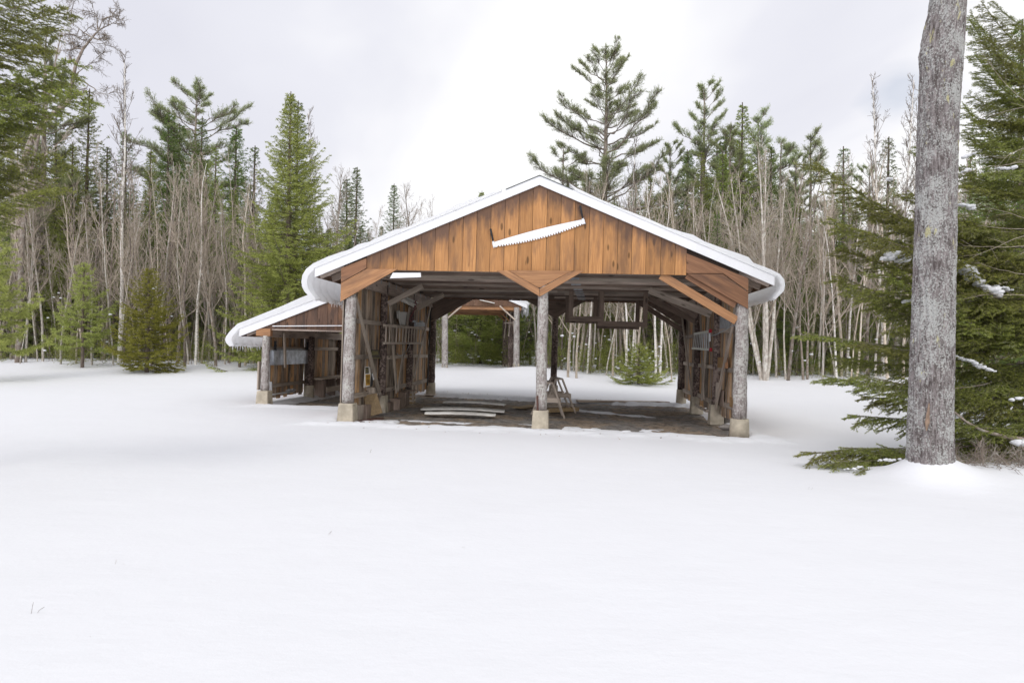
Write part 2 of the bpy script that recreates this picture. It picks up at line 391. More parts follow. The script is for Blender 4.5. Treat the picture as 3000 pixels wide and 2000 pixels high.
def snow_z(x, y):
    z = smooth_ground(x, y); u, v = uv_of(x, y)
    rag = .25 * vnoise(x, y, 3.1, 5) + .16 * vnoise(x, y, 9, 6) + .12 * vnoise(x, y, 24, 7)
    # melted floor under the main roof and under the side roof
    a = np.minimum(np.minimum(u + .10 + rag * .3, W_ + .12 - u + rag * .3), np.minimum(v + .25 + rag * .9, L_ - .35 - v + rag * .8))
    b = np.minimum(np.minimum(u + 2.55 + rag * .2, .2 - u), np.minimum(v - 2.55 + rag * .6, L_ - v))
    ins = np.maximum(sstep(-.12, .16, a), sstep(-.12, .16, b))
    rim = .05 * np.exp(-(np.maximum(a, b) + .25) ** 2 / .06) * (1 - sstep(0, 1.0, -v) * 0)
    sa, sb2 = STREAK; tt = np.clip(((u - sa[0]) * (sb2[0] - sa[0]) + (v - sa[1]) * (sb2[1] - sa[1])) / ((sb2[0] - sa[0]) ** 2 + (sb2[1] - sa[1]) ** 2), 0, 1)
    dd = np.hypot(u - sa[0] - tt * (sb2[0] - sa[0]), v - sa[1] - tt * (sb2[1] - sa[1])) + .10 * vnoise(x, y, 5, 21)
    streak = .075 * np.exp(-(dd / .15) ** 2)
    patch = streak + .075 * sstep(.10, .5, vnoise(x, y * 2.2, 2.2, 9) + .45 * vnoise(x, y * 2, 7, 10) + .25 * vnoise(x, y, 20, 11)) * (sstep(1.7, -.1, v) * 1.2 + .4)
    z = z - .105 * ins + patch * ins + rim * (1 - ins)
    # scoop blown out along the right-hand wall
    z = z - .07 * np.exp(-((u - W_ - .65) ** 2 / .12)) * sstep(-.4, .8, v) * sstep(L_, L_ - 1, v)
    return z
def gz(x, y): return float(snow_z(np.array(float(x)), np.array(float(y))))
def grid(xs, ys, zf, name, mat, parent=None):
    Xg, Yg = np.meshgrid(xs, ys); Z = zf(Xg, Yg)
    V = np.stack([Xg, Yg, Z], -1).reshape(-1, 3); nx, ny = len(xs), len(ys)
    i = np.arange(nx * ny).reshape(ny, nx)
    F = np.stack([i[:-1, :-1], i[:-1, 1:], i[1:, 1:], i[1:, :-1]], -1).reshape(-1, 4)
    return link(name, npmesh(name, V, F, mat, smooth=True), parent)
xs = np.concatenate([-np.geomspace(900, 12.2, 40), np.arange(-12, -6.6, .3), np.arange(-6.5, 5.4, .055), np.arange(5.4, 12, .13), np.geomspace(12.2, 900, 40)])
ys = np.concatenate([-np.geomspace(60, 2, 12), np.arange(-1, 2.4, .4), np.arange(2.5, 11.2, .13), np.arange(11.2, 20.9, .05), np.arange(21, 36, .25), np.geomspace(36.5, 1500, 60)])
tag(grid(xs, ys, snow_z, 'snow_ground', X['snow']), kind='structure')
# gravel floor
M = Mat('gravel', .95); P_ = M.n('ShaderNodeNewGeometry').outputs['Position']
a = M.noise(P_, 1.1, 3, .55); b = M.noise(P_, 60, 3, .7); vv = M.vor(P_, 55)
col = M.mix(M.ramp(a, [(.42, 0.0), (.55, 1.0)]), (.42, .33, .24), (.29, .275, .26))
c6 = M.noise(P_, 7, 4, .65); col = M.mix(M.ramp(c6, [(.40, .75), (.52, 0.0)]), col, (.12, .10, .085)); col = M.mix(M.ramp(c6, [(.56, 0.0), (.66, .5)]), col, (.45, .38, .30))
col = M.mix(M.ramp(b, [(.38, .6), (.6, 0.0)]), col, (.11, .095, .08)); col = M.mix(M.ramp(b, [(.6, 0.0), (.72, .6)]), col, (.52, .48, .43))
M.color(col); M.bump(b, .02, .9); X['gravel'] = M.m
def gravel_z(x, y):
    u, v = uv_of(x, y); o_ = np.maximum(np.maximum(-2.75 - u, u - W_ - .12), np.maximum(-.7 - v, v - L_ - .3))
    return smooth_ground(x, y) - .052 - .14 * sstep(0, .12, o_) + .016 * vnoise(x, y, 4, 12) + .014 * vnoise(x, y, 17, 13)
gx = np.arange(-6.6, 5.6, .06); gy = np.arange(11.7, 21.2, .06)
tag(grid(gx, gy, gravel_z, 'gravel_floor', X['gravel']), kind='structure')
def fz(u, v):                        # floor height at building u, v, in building coordinates
    p = bw((u, v, 0)); return float(gravel_z(np.array(p.x), np.array(p.y))) - p.z

# ------------------------------------------------------------------ the open shed
shed = tag(bpy.data.objects.new('open_shed', None), 'open-fronted timber shed with snowy gable roof, log posts and a side wing', 'shed'); C.objects.link(shed)
shed.matrix_world = BM
ZG = 2.87
def part(mb, name, mat, parent=None, label=None, smooth=False, bevel=0.0):
    o = mb.build(name, X[mat] if isinstance(mat, str) else mat, parent or shed, smooth, bevel)
    if label: o['label'] = label
    return o
def log_post(u, v, z0, z1, r=.105, mat='log', footing='square', fh=.28, fw=.155, parent=None, name='post', n=14, lean=(0, 0)):
    mb = MB(); k = 14
    pts = [(u + lean[0] * i / k + random.uniform(-.006, .006), v + lean[1] * i / k, z0 + (z1 - z0) * i / k) for i in range(k + 1)]
    rr = [r * (1.06 - .12 * i / k) * random.uniform(.97, 1.03) for i in range(k + 1)]
    mb.tube(pts, rr, n, wob=.03)
    o = part(mb, name, mat, parent, smooth=True)
    kn = MB()
    if footing:
        f = MB()
        if footing == 'square':
            b0, b1 = fw * 1.12, fw * .95
            vs = [(u + i * b0, v + j * b0, z0 - fh - .15) for i, j in ((-1, -1), (1, -1), (1, 1), (-1, 1))] + [(u + i * b1, v + j * b1, z0 + .004) for i, j in ((-1, -1), (1, -1), (1, 1), (-1, 1))]
            f.add(vs, [(0, 3, 2, 1), (4, 5, 6, 7), (0, 1, 5, 4), (1, 2, 6, 5), (2, 3, 7, 6), (3, 0, 4, 7)])
        else:
            f.tube([(u, v, z0 - fh - .15), (u, v, z0 - .06), (u, v, z0 + .004)], [fw * 1.1, fw * 1.0, fw * .97], 20)
        fo = part(f, 'footing', 'concrete', o, smooth=(footing == 'round'), bevel=0 if footing == 'round' else .012)
    return o
b3 = L_ / 3
# front, middle and rear posts
log_post(.03, .07, .33, 2.40, .108, lean=(.0, 0), fw=.145)
log_post(W_ / 2 + .055, 0, .34, 2.72, .100, lean=(-.02, 0), fw=.145)
log_post(W_ - .03, .07, .31, 2.40, .118, 'log', 'round', fw=.165)
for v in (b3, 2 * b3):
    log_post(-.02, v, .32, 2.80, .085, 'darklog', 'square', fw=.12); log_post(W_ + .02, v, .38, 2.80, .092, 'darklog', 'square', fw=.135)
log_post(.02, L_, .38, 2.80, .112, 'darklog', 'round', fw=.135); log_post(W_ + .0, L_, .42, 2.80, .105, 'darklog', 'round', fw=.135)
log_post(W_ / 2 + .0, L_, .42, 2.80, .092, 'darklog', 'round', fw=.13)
# roof geometry, read off the front plane
VF = -.075
apex = Pv(1587, 515, VF); apex_u = Pv(1587, 542, VF)
eL, eR = Pv(922, 800, VF), Pv(2269, 822, VF)                # middle of each fascia end
UA = (eL[0] + eR[0]) / 2; ZA = apex[2]
EL, ER = eL[0], eR[0]
FH = .165                                                   # fascia height
ZE = (eL[2] + eR[2]) / 2 + FH / 2                           # top of fascia at the eaves
ztop = lambda u: ZA - (ZA - ZE) * abs(u - UA) / ((ER - EL) / 2)
zbot = lambda u: ztop(u) - FH
VB = L_ + .10
for sgn, ue in ((-1, EL), (1, ER)):
    f = MB(); f.plate([(UA, VF, ztop(UA) - FH), (UA, VF, ztop(UA)), (ue, VF, ztop(ue)), (ue, VF, zbot(ue))], (0, 1, 0), .04, (1, 0, -.4 * sgn))
    part(f, 'fascia', 'white')
    f = MB(); f.plate([(UA, VB, ztop(UA) - FH), (UA, VB, ztop(UA)), (ue, VB, ztop(ue)), (ue, VB, zbot(ue))], (0, -1, 0), .04, (1, 0, -.4 * sgn))
    part(f, 'fascia', 'white')
    r = MB(); a0 = (UA, ztop(UA) - .05); a1 = (ue - sgn * .01, ztop(ue) - .05)
    r.plate([(a0[0], VF + .043, a0[1]), (a1[0], VF + .043, a1[1]), (a1[0], VF + .043, a1[1] + .035), (a0[0], VF + .043, a0[1] + .035)], (0, 1, 0), VB - VF - .126, (1, 0, 0))
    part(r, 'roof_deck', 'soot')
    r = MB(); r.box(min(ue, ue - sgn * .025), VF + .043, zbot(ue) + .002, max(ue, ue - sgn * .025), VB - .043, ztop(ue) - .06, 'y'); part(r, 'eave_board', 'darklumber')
    # rafter tails
    for k in range(12):
        v = .12 + k * .64
        if v > L_: break
        t = MB(); ui = (0 if sgn < 0 else W_) - sgn * .25; uo = ue - sgn * .03
        t.beam((ui, v, ztop(ui) - .125), (uo, v, ztop(uo) - .125), .04, .13, rnd=.8); part(t, 'rafter_tail', 'ceil')
cap = MB()
for sgn in (-1, 1):
    cap.plate([(UA, VF - .02, ZA + .012), (UA + sgn * .62, VF - .02, ztop(UA + .62) + .012), (UA + sgn * .62, VF - .02, ztop(UA + .62) + .004), (UA, VF - .02, ZA + .004)], (0, 1, 0), VB - VF + .04)
part(cap, 'ridge_cap', 'roofmetal')
# gable siding, board by board; then the same at the back
def gable(vf, face, u0, u1, zb, mat='gable', wdt=.26, name='gable_siding', parent=None, zt=None):
    mb = MB(); u = u0; zt = zt or (lambda u: zbot(u) + .02)
    while u < u1 - .01:
        w2 = min(u1, u + wdt + random.uniform(-.004, .004)); g = .0035; d = random.uniform(0, .006)
        a, b = u + g, w2 - g; zz0 = zb(u) if callable(zb) else zb
        pts = [(a, vf - d, zz0), (b, vf - d, zz0), (b, vf - d, zt(b))]
        if a < UA < b and parent is None: pts.append((UA, vf - d, zt(UA)))
        pts.append((a, vf - d, zt(a)))
        if min(zt(a), zt(b)) > zz0 + .01:
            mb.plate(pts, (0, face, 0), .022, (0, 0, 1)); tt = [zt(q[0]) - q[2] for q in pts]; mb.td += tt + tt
        u = w2
    return part(mb, name, mat, parent)
uc0, uc1 = Pv(1073, 787, -.04)[0], Pv(2011, 802, -.04)[0]
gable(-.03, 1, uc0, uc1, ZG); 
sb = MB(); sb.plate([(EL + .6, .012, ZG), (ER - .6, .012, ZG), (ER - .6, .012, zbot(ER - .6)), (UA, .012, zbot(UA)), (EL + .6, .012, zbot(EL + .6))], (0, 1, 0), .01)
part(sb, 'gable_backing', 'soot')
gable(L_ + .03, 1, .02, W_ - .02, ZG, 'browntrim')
# corner boards of the front gable
def pv(pts, v): return [Pv(x, y, v) for x, y in pts]
for nm, pts, v, gd in (
    ('corner_panel', [(999, 786), (1073, 756), (1073, 785.5), (999, 827)], -.055, (1, 0, .45)),
    ('corner_gusset', [(997, 883), (999, 829), (1073.5, 788), (1165, 788)], -.060, (1, 0, .5)),
    ('corner_panel', [(2011.5, 742), (2192, 815), (2192, 853), (2118, 800.5), (2011.5, 800)], -.055, (1, 0, -.45)),
    ('corner_gusset', [(2013, 802), (2117, 802.5), (2192, 856), (2192, 905)], -.060, (1, 0, -.5))):
    mb = MB(); mb.plate(pv(pts, v), (0, 1, 0), .028, gd); part(mb, nm, 'browntrim' if nm == 'corner_panel' or pts[0][0] > 1500 else 'trim')
# V-shaped brace on the middle post
for pts, gd in (([(1454, 793), (1486, 792), (1580, 846), (1581, 868)], (1, 0, -.55)), ([(1582, 868), (1581.5, 846), (1677, 793), (1710, 793.5)], (1, 0, .55))):
    mb = MB(); mb.plate(pv(pts, -.125), (0, 1, 0), .045, gd); part(mb, 'knee_brace', 'trim')
mb = MB(); mb.plate(pv([(1487, 792), (1676, 793), (1583, 842), (1576, 842)], -.095), (0, 1, 0), .016, (1, 0, 0)); part(mb, 'brace_panel', 'trim')
for sg in (-1, 1):
    mb = MB(); uu = W_ / 2; mb.plate([(uu, L_ - .1, 2.36), (uu, L_ - .1, 2.5), (uu + sg * .68, L_ - .1, ZG), (uu + sg * .84, L_ - .1, ZG)], (0, -1, 0), .04, (1, 0, .5 * sg)); part(mb, 'knee_brace', 'darklumber')
    mb = MB(); mb.plate([(uu, L_ - .08, 2.5), (uu + sg * .70, L_ - .08, ZG + .01), (uu, L_ - .08, ZG + .01)], (0, -1, 0), .016, (1, 0, 0)); part(mb, 'brace_panel', 'darklumber')
# ceiling joists
k = 0; v = .10
while v < L_ + .05:
    mb = MB(); mb.beam((.02, v, ZG + .075 + random.uniform(-.022, .018)), (W_ / 2 + random.uniform(-.5, .5), v, ZG + .075), .04, .145)
    mb.beam((W_ / 2, v + .041, ZG + .077), (W_ - .02, v + .041, ZG + .075 + random.uniform(-.004, .004)), .04, .145)
    j = part(mb, 'ceiling_joist', ('ceil', 'darklumber', 'lumber', 'ceil', 'darklumber')[k % 5]); 
    if k % 2 == 0 or k > 6:
        pl = MB(); ux = 4.1 + .02 * k
        for a in range(7):
            for b in range(3): pl.box(ux + a * .028, v - .024, ZG + .03 + b * .03, ux + .017 + a * .028, v - .021, ZG + .05 + b * .03, 'x')
        pl.box(ux - .01, v - .0225, ZG + .02, ux + .205, v - .0202, ZG + .12, 'x'); part(pl, 'nail_plate', 'galv', j)
    v += .615; k += 1
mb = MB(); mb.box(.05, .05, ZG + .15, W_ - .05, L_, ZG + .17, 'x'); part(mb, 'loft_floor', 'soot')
# side walls: boards, rails, top beam, braces
def wall(u, v0, v1, z0, z1, sgn, mat='wall', name='wall_siding', bw_=.19, raggedness=.03):
    mb = MB(); v = v0
    while v < v1 - .01:
        w2 = min(v1, v + bw_ * random.uniform(.8, 1.15)); d = random.uniform(0, .012)
        mb.box(u - .011 + sgn * d, v + .003, z0 + random.uniform(-raggedness, raggedness), u + .011 + sgn * d, w2 - random.uniform(.003, .008), z1)
        v = w2
    return part(mb, name, mat)
wall(-.115, .06, L_ + .05, .16, 2.98, -1); wall(W_ + .075, .16, L_ + .02, .18, 2.98, 1)
for zc, hh in ((1.93, .09), (1.18, .09), (.42, .10)):
    for (v0, v1) in ((.1, b3 - .09), (b3 + .09, 2 * b3 - .09), (2 * b3 + .09, L_ - .1)):
        mb = MB(); mb.beam((-.078, v0, zc + random.uniform(-.03, .03)), (-.078, v1, zc + random.uniform(-.03, .03)), .045, hh); part(mb, 'wall_rail', 'lumber')
        mb = MB(); mb.beam((W_ + .042, v0, zc + random.uniform(-.03, .03)), (W_ + .042, v1, zc + random.uniform(-.03, .03)), .045, hh); part(mb, 'wall_rail', 'lumber')
for u in (.0, W_ - .0):
    mb = MB(); mb.beam((u, .13, 2.735), (u, L_ - .02, 2.735), .09, .26, rnd=.7); part(mb, 'top_beam', 'ceil')
for k in range(11):                                        # joist hangers on the left top beam
    mb = MB(); v = .72 + k * .615
    mb.box(.047, v - .03, 2.78, .051, v + .03, 2.88); part(mb, 'joist_tie', 'galv')
def wbrace(u, a, b, wd=.04, ht=.13, mat='lumber', name='wall_brace'):
    pa, pb = Pu(*a, u), Pu(*b, u); mb = MB(); mb.beam(pa, pb, wd, ht, (1, 0, 0)); 
    return part(mb, name, mat)
def wb(u, a, b, ww=.10, th=.035, mat='lumber', name='wall_brace'):
    pa, pb = Vector(Pu(*a, u)), Vector(Pu(*b, u)); d = (pb - pa).normalized(); mb = MB()
    mb.beam(pa, pb, ww, th, (1, 0, 0)); return part(mb, name, mat)
wb(.10, (1042, 872), (1114, 1160)); wb(.05, (1142, 880), (1162, 1150)); wb(.06, (1200, 900), (1166, 1146)); wb(.06, (1262, 893), (1212, 1105)); wb(.05, (1262, 905), (1252, 1130), .03, .03, 'black')
UR = W_ - .05
wb(UR, (2158, 890), (2096, 1195), .11); wb(UR, (2052, 920), (2061, 1172), .08); wb(UR, (2075, 930), (2055, 1172), .08); wb(UR, (1998, 925), (2027, 1158), .09)
# knee braces under the ceiling
def kb(p, q, mat='trim', wd=.04, ht=.14):
    mb = MB(); mb.beam(p, q, wd, ht, (0, 1, 0), rnd=.5); mb2 = part(mb, 'knee_brace', mat); return mb2
def kbeam(a, va, b, vb, mat='trim', ht=.14, wd=.04):
    p, q = Vector(Pv(*a, va)), Vector(Pv(*b, vb)); mb = MB(); mb.beam(p, q, wd, ht, (0, 0, 1), rnd=.5); return part(mb, 'knee_brace', mat)
kbeam((1936, 806), .03, (2157, 939), .03, 'trim', .15); kbeam((2012, 806), -.0, (2155, 893), -.0, 'browntrim', .13)
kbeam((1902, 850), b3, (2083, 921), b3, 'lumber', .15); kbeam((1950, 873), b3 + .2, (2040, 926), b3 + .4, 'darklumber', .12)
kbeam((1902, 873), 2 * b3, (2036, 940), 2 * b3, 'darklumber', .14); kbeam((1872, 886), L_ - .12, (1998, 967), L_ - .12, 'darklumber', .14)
kbeam((1138, 890), b3, (1238, 838), b3, 'lumber', .12); kbeam((1222, 904), 2 * b3, (1300, 863), 2 * b3, 'lumber', .12)
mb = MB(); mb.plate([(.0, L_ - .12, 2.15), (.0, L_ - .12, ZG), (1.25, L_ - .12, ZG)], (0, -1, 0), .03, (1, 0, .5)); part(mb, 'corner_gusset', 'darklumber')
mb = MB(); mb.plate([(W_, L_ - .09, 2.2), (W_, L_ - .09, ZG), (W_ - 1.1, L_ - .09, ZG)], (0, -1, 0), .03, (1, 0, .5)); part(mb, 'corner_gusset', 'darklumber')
# hanging lumber racks: U-frames bolted to the joists
def uframe(v, x0, x1, yb, yt, name='hanging_rack'):
    p0, p1 = Pv(x0, yb, v), Pv(x1, yb, v); z = (p0[2] + p1[2]) / 2; mb = MB(); h = .125
    mb.beam((p0[0] - .05, v - .021, z), (p1[0] + .05, v - .021, z), .04, h, rnd=.45)
    o = part(mb, name, 'darklumber')
    for u in (p0[0], p1[0]):
        m2 = MB(); m2.beam((u, v + .021, z - .05), (u, v + .021, ZG + .14), .11, .04, (0, 1, 0), rnd=.7); part(m2, 'hanger', 'darklumber', o)
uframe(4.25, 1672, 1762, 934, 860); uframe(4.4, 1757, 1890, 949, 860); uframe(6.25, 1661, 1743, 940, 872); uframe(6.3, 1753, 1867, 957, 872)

# ------------------------------------------------------------------ side wing of the shed (left)
VL = b3; UL = Pv(775, 1150, VL)[0]                           # outer post line
la, lb = Pv(701, 985, VL - .08), Pv(963, 884, VL - .08)      # underside of the wing fascia
LF = .17
ls = (lb[2] - la[2]) / (lb[0] - la[0]); ULE = la[0]; URE = -.14
lz = lambda u: la[2] + ls * (u - la[0])
f = MB(); f.plate([(ULE, VL - .08, lz(ULE)), (ULE, VL - .08, lz(ULE) + LF), (URE, VL - .08, lz(URE) + LF), (URE, VL - .08, lz(URE))], (0, 1, 0), .04, (1, 0, .4)); part(f, 'fascia', 'white')
f = MB(); f.plate([(ULE, VL - .035, lz(ULE) + .09), (ULE, VL - .035, lz(ULE) + .14), (URE, VL - .035, lz(URE) + .14), (URE, VL - .035, lz(URE) + .09)], (0, 1, 0), L_ - VL + .1, (1, 0, .4)); part(f, 'roof_deck', 'soot')
f = MB(); f.box(ULE, VL - .035, lz(ULE) + .002, ULE + .025, L_, lz(ULE) + .085, 'y'); part(f, 'eave_board', 'darklumber')
for k in range(8):
    v = VL + .03 + k * .66; t = MB(); t.beam((ULE + .12, v, lz(ULE + .12) + .02), (URE, v, lz(URE) + .02), .04, .13); part(t, 'rafter', 'ceil')
ZL = Pv(870, 964, VL)[2]
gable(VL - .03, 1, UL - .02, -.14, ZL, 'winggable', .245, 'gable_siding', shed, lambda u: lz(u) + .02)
mb = MB(); mb.beam((UL - .22, VL - .0, ZL - .09), (UL + .12, VL - .0, ZL - .09), .12, .17, rnd=.6); part(mb, 'beam_end', 'trim')
mb = MB(); mb.beam((UL, VL + .07, ZL - .10), (UL, L_, ZL - .10), .10, .19); part(mb, 'top_beam', 'ceil')
mb = MB(); mb.beam((UL + .12, VL + .02, ZL - .02), (-.16, VL + .02, ZL - .02), .04, .035); part(mb, 'lintel', 'ceil')
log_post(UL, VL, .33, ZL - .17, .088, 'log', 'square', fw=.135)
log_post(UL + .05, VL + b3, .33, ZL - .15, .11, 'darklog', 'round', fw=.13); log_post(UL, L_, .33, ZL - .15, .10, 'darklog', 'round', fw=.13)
mbw = wall(UL - .11, VL + .1, VL + b3 - .02, .12, ZL + .1, -1); wall(UL - .105, VL + b3 + .03, L_ + .05, .20, ZL + .1, -1)
for v0, v1 in ((VL + .1, VL + b3 - .1), (VL + b3 + .1, L_)):
    for zc in (1.30, .42):
        mb = MB(); mb.beam((UL - .065, v0, zc), (UL - .065, v1, zc), .05, .085); part(mb, 'wall_rail', 'lumber')
wb(UL + .12, (833, 975), (836, 1076), .085, .035, 'lumber', 'hanging_board')
mb = MB(); mb.beam((UL - .135, VL - .02, .35), (UL - .135, VL - .02, 1.0), .03, .12, (0, 1, 0)); part(mb, 'edge_board', 'lumber')
# bench along the wing wall
be = tag(bpy.data.objects.new('plank_bench', None), 'low weathered plank bench along the wall inside the side wing', 'bench'); C.objects.link(be); be.matrix_world = BM
bv0, bv1 = VL + b3 + .15, L_ - .2
mb = MB(); mb.beam((UL + .17, bv0, .50), (UL + .17, bv1, .50), .34, .045, rnd=.8); mb.build('seat', X['lumber'], be)
mb = MB(); mb.beam((UL + .36, bv0 + .3, .20), (UL + .36, bv1, .20), .04, .14, rnd=.5); mb.build('lower_board', X['lumber'], be)
for v in (bv0 + .3, (bv0 + bv1) / 2, bv1 - .1):
    mb = MB(); mb.box(UL + .03, v - .04, .0, UL + .32, v + .04, .476); mb.build('leg', X['darklumber'], be)

# ------------------------------------------------------------------ snow on the roofs
def sweep(prof, v0, v1, nv, name, mat, rip=.0, rf=9.0, seed=1, lump=0.0, tip=None, label='', frontcap=True):
    """closed profile of (u, z, ripple, lump) points swept along v"""
    P = np.array([(p[0], p[1]) for p in prof]); R = np.array([p[2] if len(p) > 2 else 0 for p in prof]); Lm = np.array([p[3] if len(p) > 3 else 0 for p in prof])
    n = len(P); vs = np.linspace(v0, v1, nv); rs = np.random.RandomState(seed)
    T = np.roll(P, -1, 0) - np.roll(P, 1, 0); T /= np.linalg.norm(T, axis=1)[:, None] + 1e-9; Nn = np.stack([T[:, 1], -T[:, 0]], 1)
    ln = vnoise(np.arange(n)[None, :] * .55 + 0 * vs[:, None], vs[:, None] * 1.5, 1.3, seed)
    ri = (np.abs(np.sin(vs * rf + .7 * np.sin(vs * 2.1))) ** .6 - .6)[:, None]
    D = Lm[None, :] * ln * lump + R[None, :] * ri * rip
    Pg = P[None] + Nn[None] * D[..., None]
    if tip is not None:                                     # ragged lower lip
        j = np.abs(rs.normal(size=nv)) * .5 + .6 * np.abs(np.sin(vs * 13))
        for t in tip: Pg[:, t, 1] -= j * .03; Pg[:, t, 0] += (j - .5) * .02
    V = np.concatenate([Pg[..., :1], np.broadcast_to(vs[:, None, None], Pg[..., :1].shape), Pg[..., 1:]], -1).reshape(-1, 3)
    i = np.arange(nv * n).reshape(nv, n); a = i[:-1]; b = i[1:]
    F = np.stack([a, np.roll(a, -1, 1), np.roll(b, -1, 1), b], -1).reshape(-1, 4).tolist()
    F += [i[0][::-1].tolist(), i[-1].tolist()]
    me = bpy.data.meshes.new(name); me.from_pydata(V.tolist(), [], F); me.materials.append(mat)
    me.polygons.foreach_set('use_smooth', [True] * (len(F) - 2) + [False, False])
    import bmesh
    bm = bmesh.new(); bm.from_mesh(me); bmesh.ops.recalc_face_normals(bm, faces=bm.faces); bm.to_mesh(me); bm.free()
    o = link(name, me); o.matrix_world = BM; return tag(o, label, kind='stuff')
def p2(pts, v=VF): return [(Pv(x, y, v)[0], Pv(x, y, v)[2]) for x, y in pts]
# left slope
outer = [(UA - .70, ztop(UA - .70) + .03)]
for i in range(1, 26):
    u = UA - .70 + (EL + .48 - UA + .70) * i / 26; outer.append((u, ztop(u) + .028 + .035 * min(1, i / 3) + .016 * math.sin(i * 1.7) * math.sin(i * .63) + .007 * math.sin(i * 4.1) + .03 * (i / 26)))
curl = p2([(1000, 738), (960, 752), (918, 772), (898, 788), (887, 806), (884, 826), (887, 842), (894, 855), (906, 868), (918, 876)])
inner = p2([(920, 870), (909, 861), (901, 848), (897, 833), (896.5, 822), (901, 806), (908, 797), (916, 791)])
top_in = [(EL - .005, ztop(EL) + .008), (UA - .70, ztop(UA - .70) + .006)]
prof = [(*p, 0, 1) for p in outer] + [(*p, 0, .4) for p in curl] + [(*p, 1, 0) for p in inner] + [(*p, 0, 0) for p in top_in]
no = len(outer) + len(curl)
sweep(prof, VF - .02, VB, 150, 'roof_snow', X['ice'], .10, 8.3, 3, .03, [no - 1, no], 'snow slab on the left roof slope curling down over the eave')
outer = [(UA + .66, ztop(UA + .66) + .03)]
pr = p2([(1655, 537), (1668, 538), (1690, 552), (1760, 583), (1830, 611), (1900, 639), (1950, 663), (2000, 679), (2030, 686), (2065, 706), (2110, 724), (2160, 744), (2190, 757)])
outer += pr[1:]
curl = p2([(2206, 771), (2232, 780), (2258, 791), (2283, 804), (2296, 819), (2300, 836), (2297, 853), (2284, 867), (2268, 876)])
inner = p2([(2265, 868), (2278, 859), (2286, 848), (2289, 836), (2286, 824), (2279, 814), (2272.5, 809)])
top_in = [(ER + .005, ztop(ER) + .008), (UA + .66, ztop(UA + .66) + .006)]
prof = [(*p, 0, 1) for p in outer] + [(*p, 0, .4) for p in curl] + [(*p, 1, 0) for p in inner] + [(*p, 0, 0) for p in top_in]
no = len(outer) + len(curl)
sweep(prof, VF - .02, VB, 150, 'roof_snow', X['ice'], .05, 14, 5, .06, [no - 1, no], 'snow slab on the right roof slope curling round the eave')
# wing slope
vl = VL - .08
outer = p2([(905, 866), (880, 874), (822, 898), (770, 918), (723, 937)], vl); outer = [(URE, outer[0][1] + ls * (URE - outer[0][0]))] + outer
curl = p2([(698, 947), (684, 960), (673, 972), (664, 985), (661.5, 996), (665, 1005), (673, 1010)], vl)
inner = p2([(679, 1007), (674, 997), (676, 986), (681, 977), (690, 967)], vl)
top_in = [(ULE - .005, lz(ULE) + LF + .006), (URE, lz(URE) + LF + .006)]
prof = [(*p, 0, 1) for p in outer] + [(*p, 0, .4) for p in curl] + [(*p, 1, 0) for p in inner] + [(*p, 0, 0) for p in top_in]
no = len(outer) + len(curl)
sweep(prof, vl - .02, L_ + .05, 110, 'roof_snow', X['ice'], .11, 6.2, 7, .045, [no - 1, no], 'snow slab on the low side roof curling over its eave')
# icicles
rs = random.Random(11)
def icicles(u, z, v0, v1, n, lo, hi, label, lean=.3):
    mb = MB()
    for i in range(n):
        v = v0 + (v1 - v0) * (i + rs.random()) / n; l = rs.uniform(lo, hi) * rs.choice((.5, 1, 1, 1.3)); r = rs.uniform(.006, .013)
        uu = u + rs.uniform(-.03, .03); d = rs.uniform(-.1, lean) * l
        mb.tube([(uu, v, z + .03), (uu + d * .3, v, z - l * .4), (uu + d, v + rs.uniform(-.02, .02), z - l)], [r, r * .7, r * .15], 5, wob=.05)
    o = mb.build('icicle_fringe', X['ice'], None, True); o.matrix_world = BM; tag(o, label, kind='stuff')
pl = Pv(672, 1009, vl); icicles(pl[0] + .05, pl[2] - .0, vl, L_, 95, .06, .17, 'fringe of short icicles under the snow of the low side roof', .5)
pl = Pv(912, 870, VF); icicles(pl[0] + .05, pl[2] - .005, .8, L_, 120, .04, .13, 'fringe of icicles under the curled snow of the main left eave', .4)
# ------------------------------------------------------------------ things in and on the shed
def thing(name, label, cat, group=None):
    o = bpy.data.objects.new(name, None); C.objects.link(o); o.matrix_world = BM; o.empty_display_size = .1; return tag(o, label, cat, group)
def solo(mb, name, mat, label, cat, group=None, smooth=False, bevel=0.0):
    o = mb.build(name, X[mat], None, smooth, bevel); o.matrix_world = BM; return tag(o, label, cat, group)
def sub(mb, name, mat, par, smooth=False, label=None):
    o = mb.build(name, X[mat], par, smooth)
    if label: o['label'] = label
    return o
# crosscut saw on the gable
saw = thing('crosscut_saw', 'long white-painted two-man crosscut saw hung slantwise on the gable', 'saw')
vs_ = -.062
A, B = Vector(Pv(1443.5, 719, vs_)), Vector(Pv(1714, 650, vs_))
d = (B - A); Ls = d.length; d.normalize(); nn = Vector((-d.z, 0, d.x))
def sp(t, h): return tuple(A + d * (Ls * t) + nn * h)
top = [(t, .052 + .028 * math.sin(PI * t) ** .9) for t in np.linspace(0.02, .98, 14)]
bot = []
nt_ = 32
for i in range(nt_):
    t = .955 - .90 * i / nt_; base = -.035 - .062 * math.sin(PI * t); dt = .90 / nt_
    hgt = .027 if i % 3 else .036
    bot += [(t, base + hgt * .9), (t - dt * .10, base), (t - dt * .58, base), (t - dt * .68, base + hgt * .9)]
pts = [(0, .045), (.0, .05)] + top + [(1.0, .05), (1.0, -.035), (.965, -.035)] + bot + [(.05, -.03), (.045, -.045), (0.0, -.045)]
mb = MB(); mb.plate([sp(*p) for p in pts], (0, 1, 0), .006, d); sub(mb, 'blade', 'white', saw)
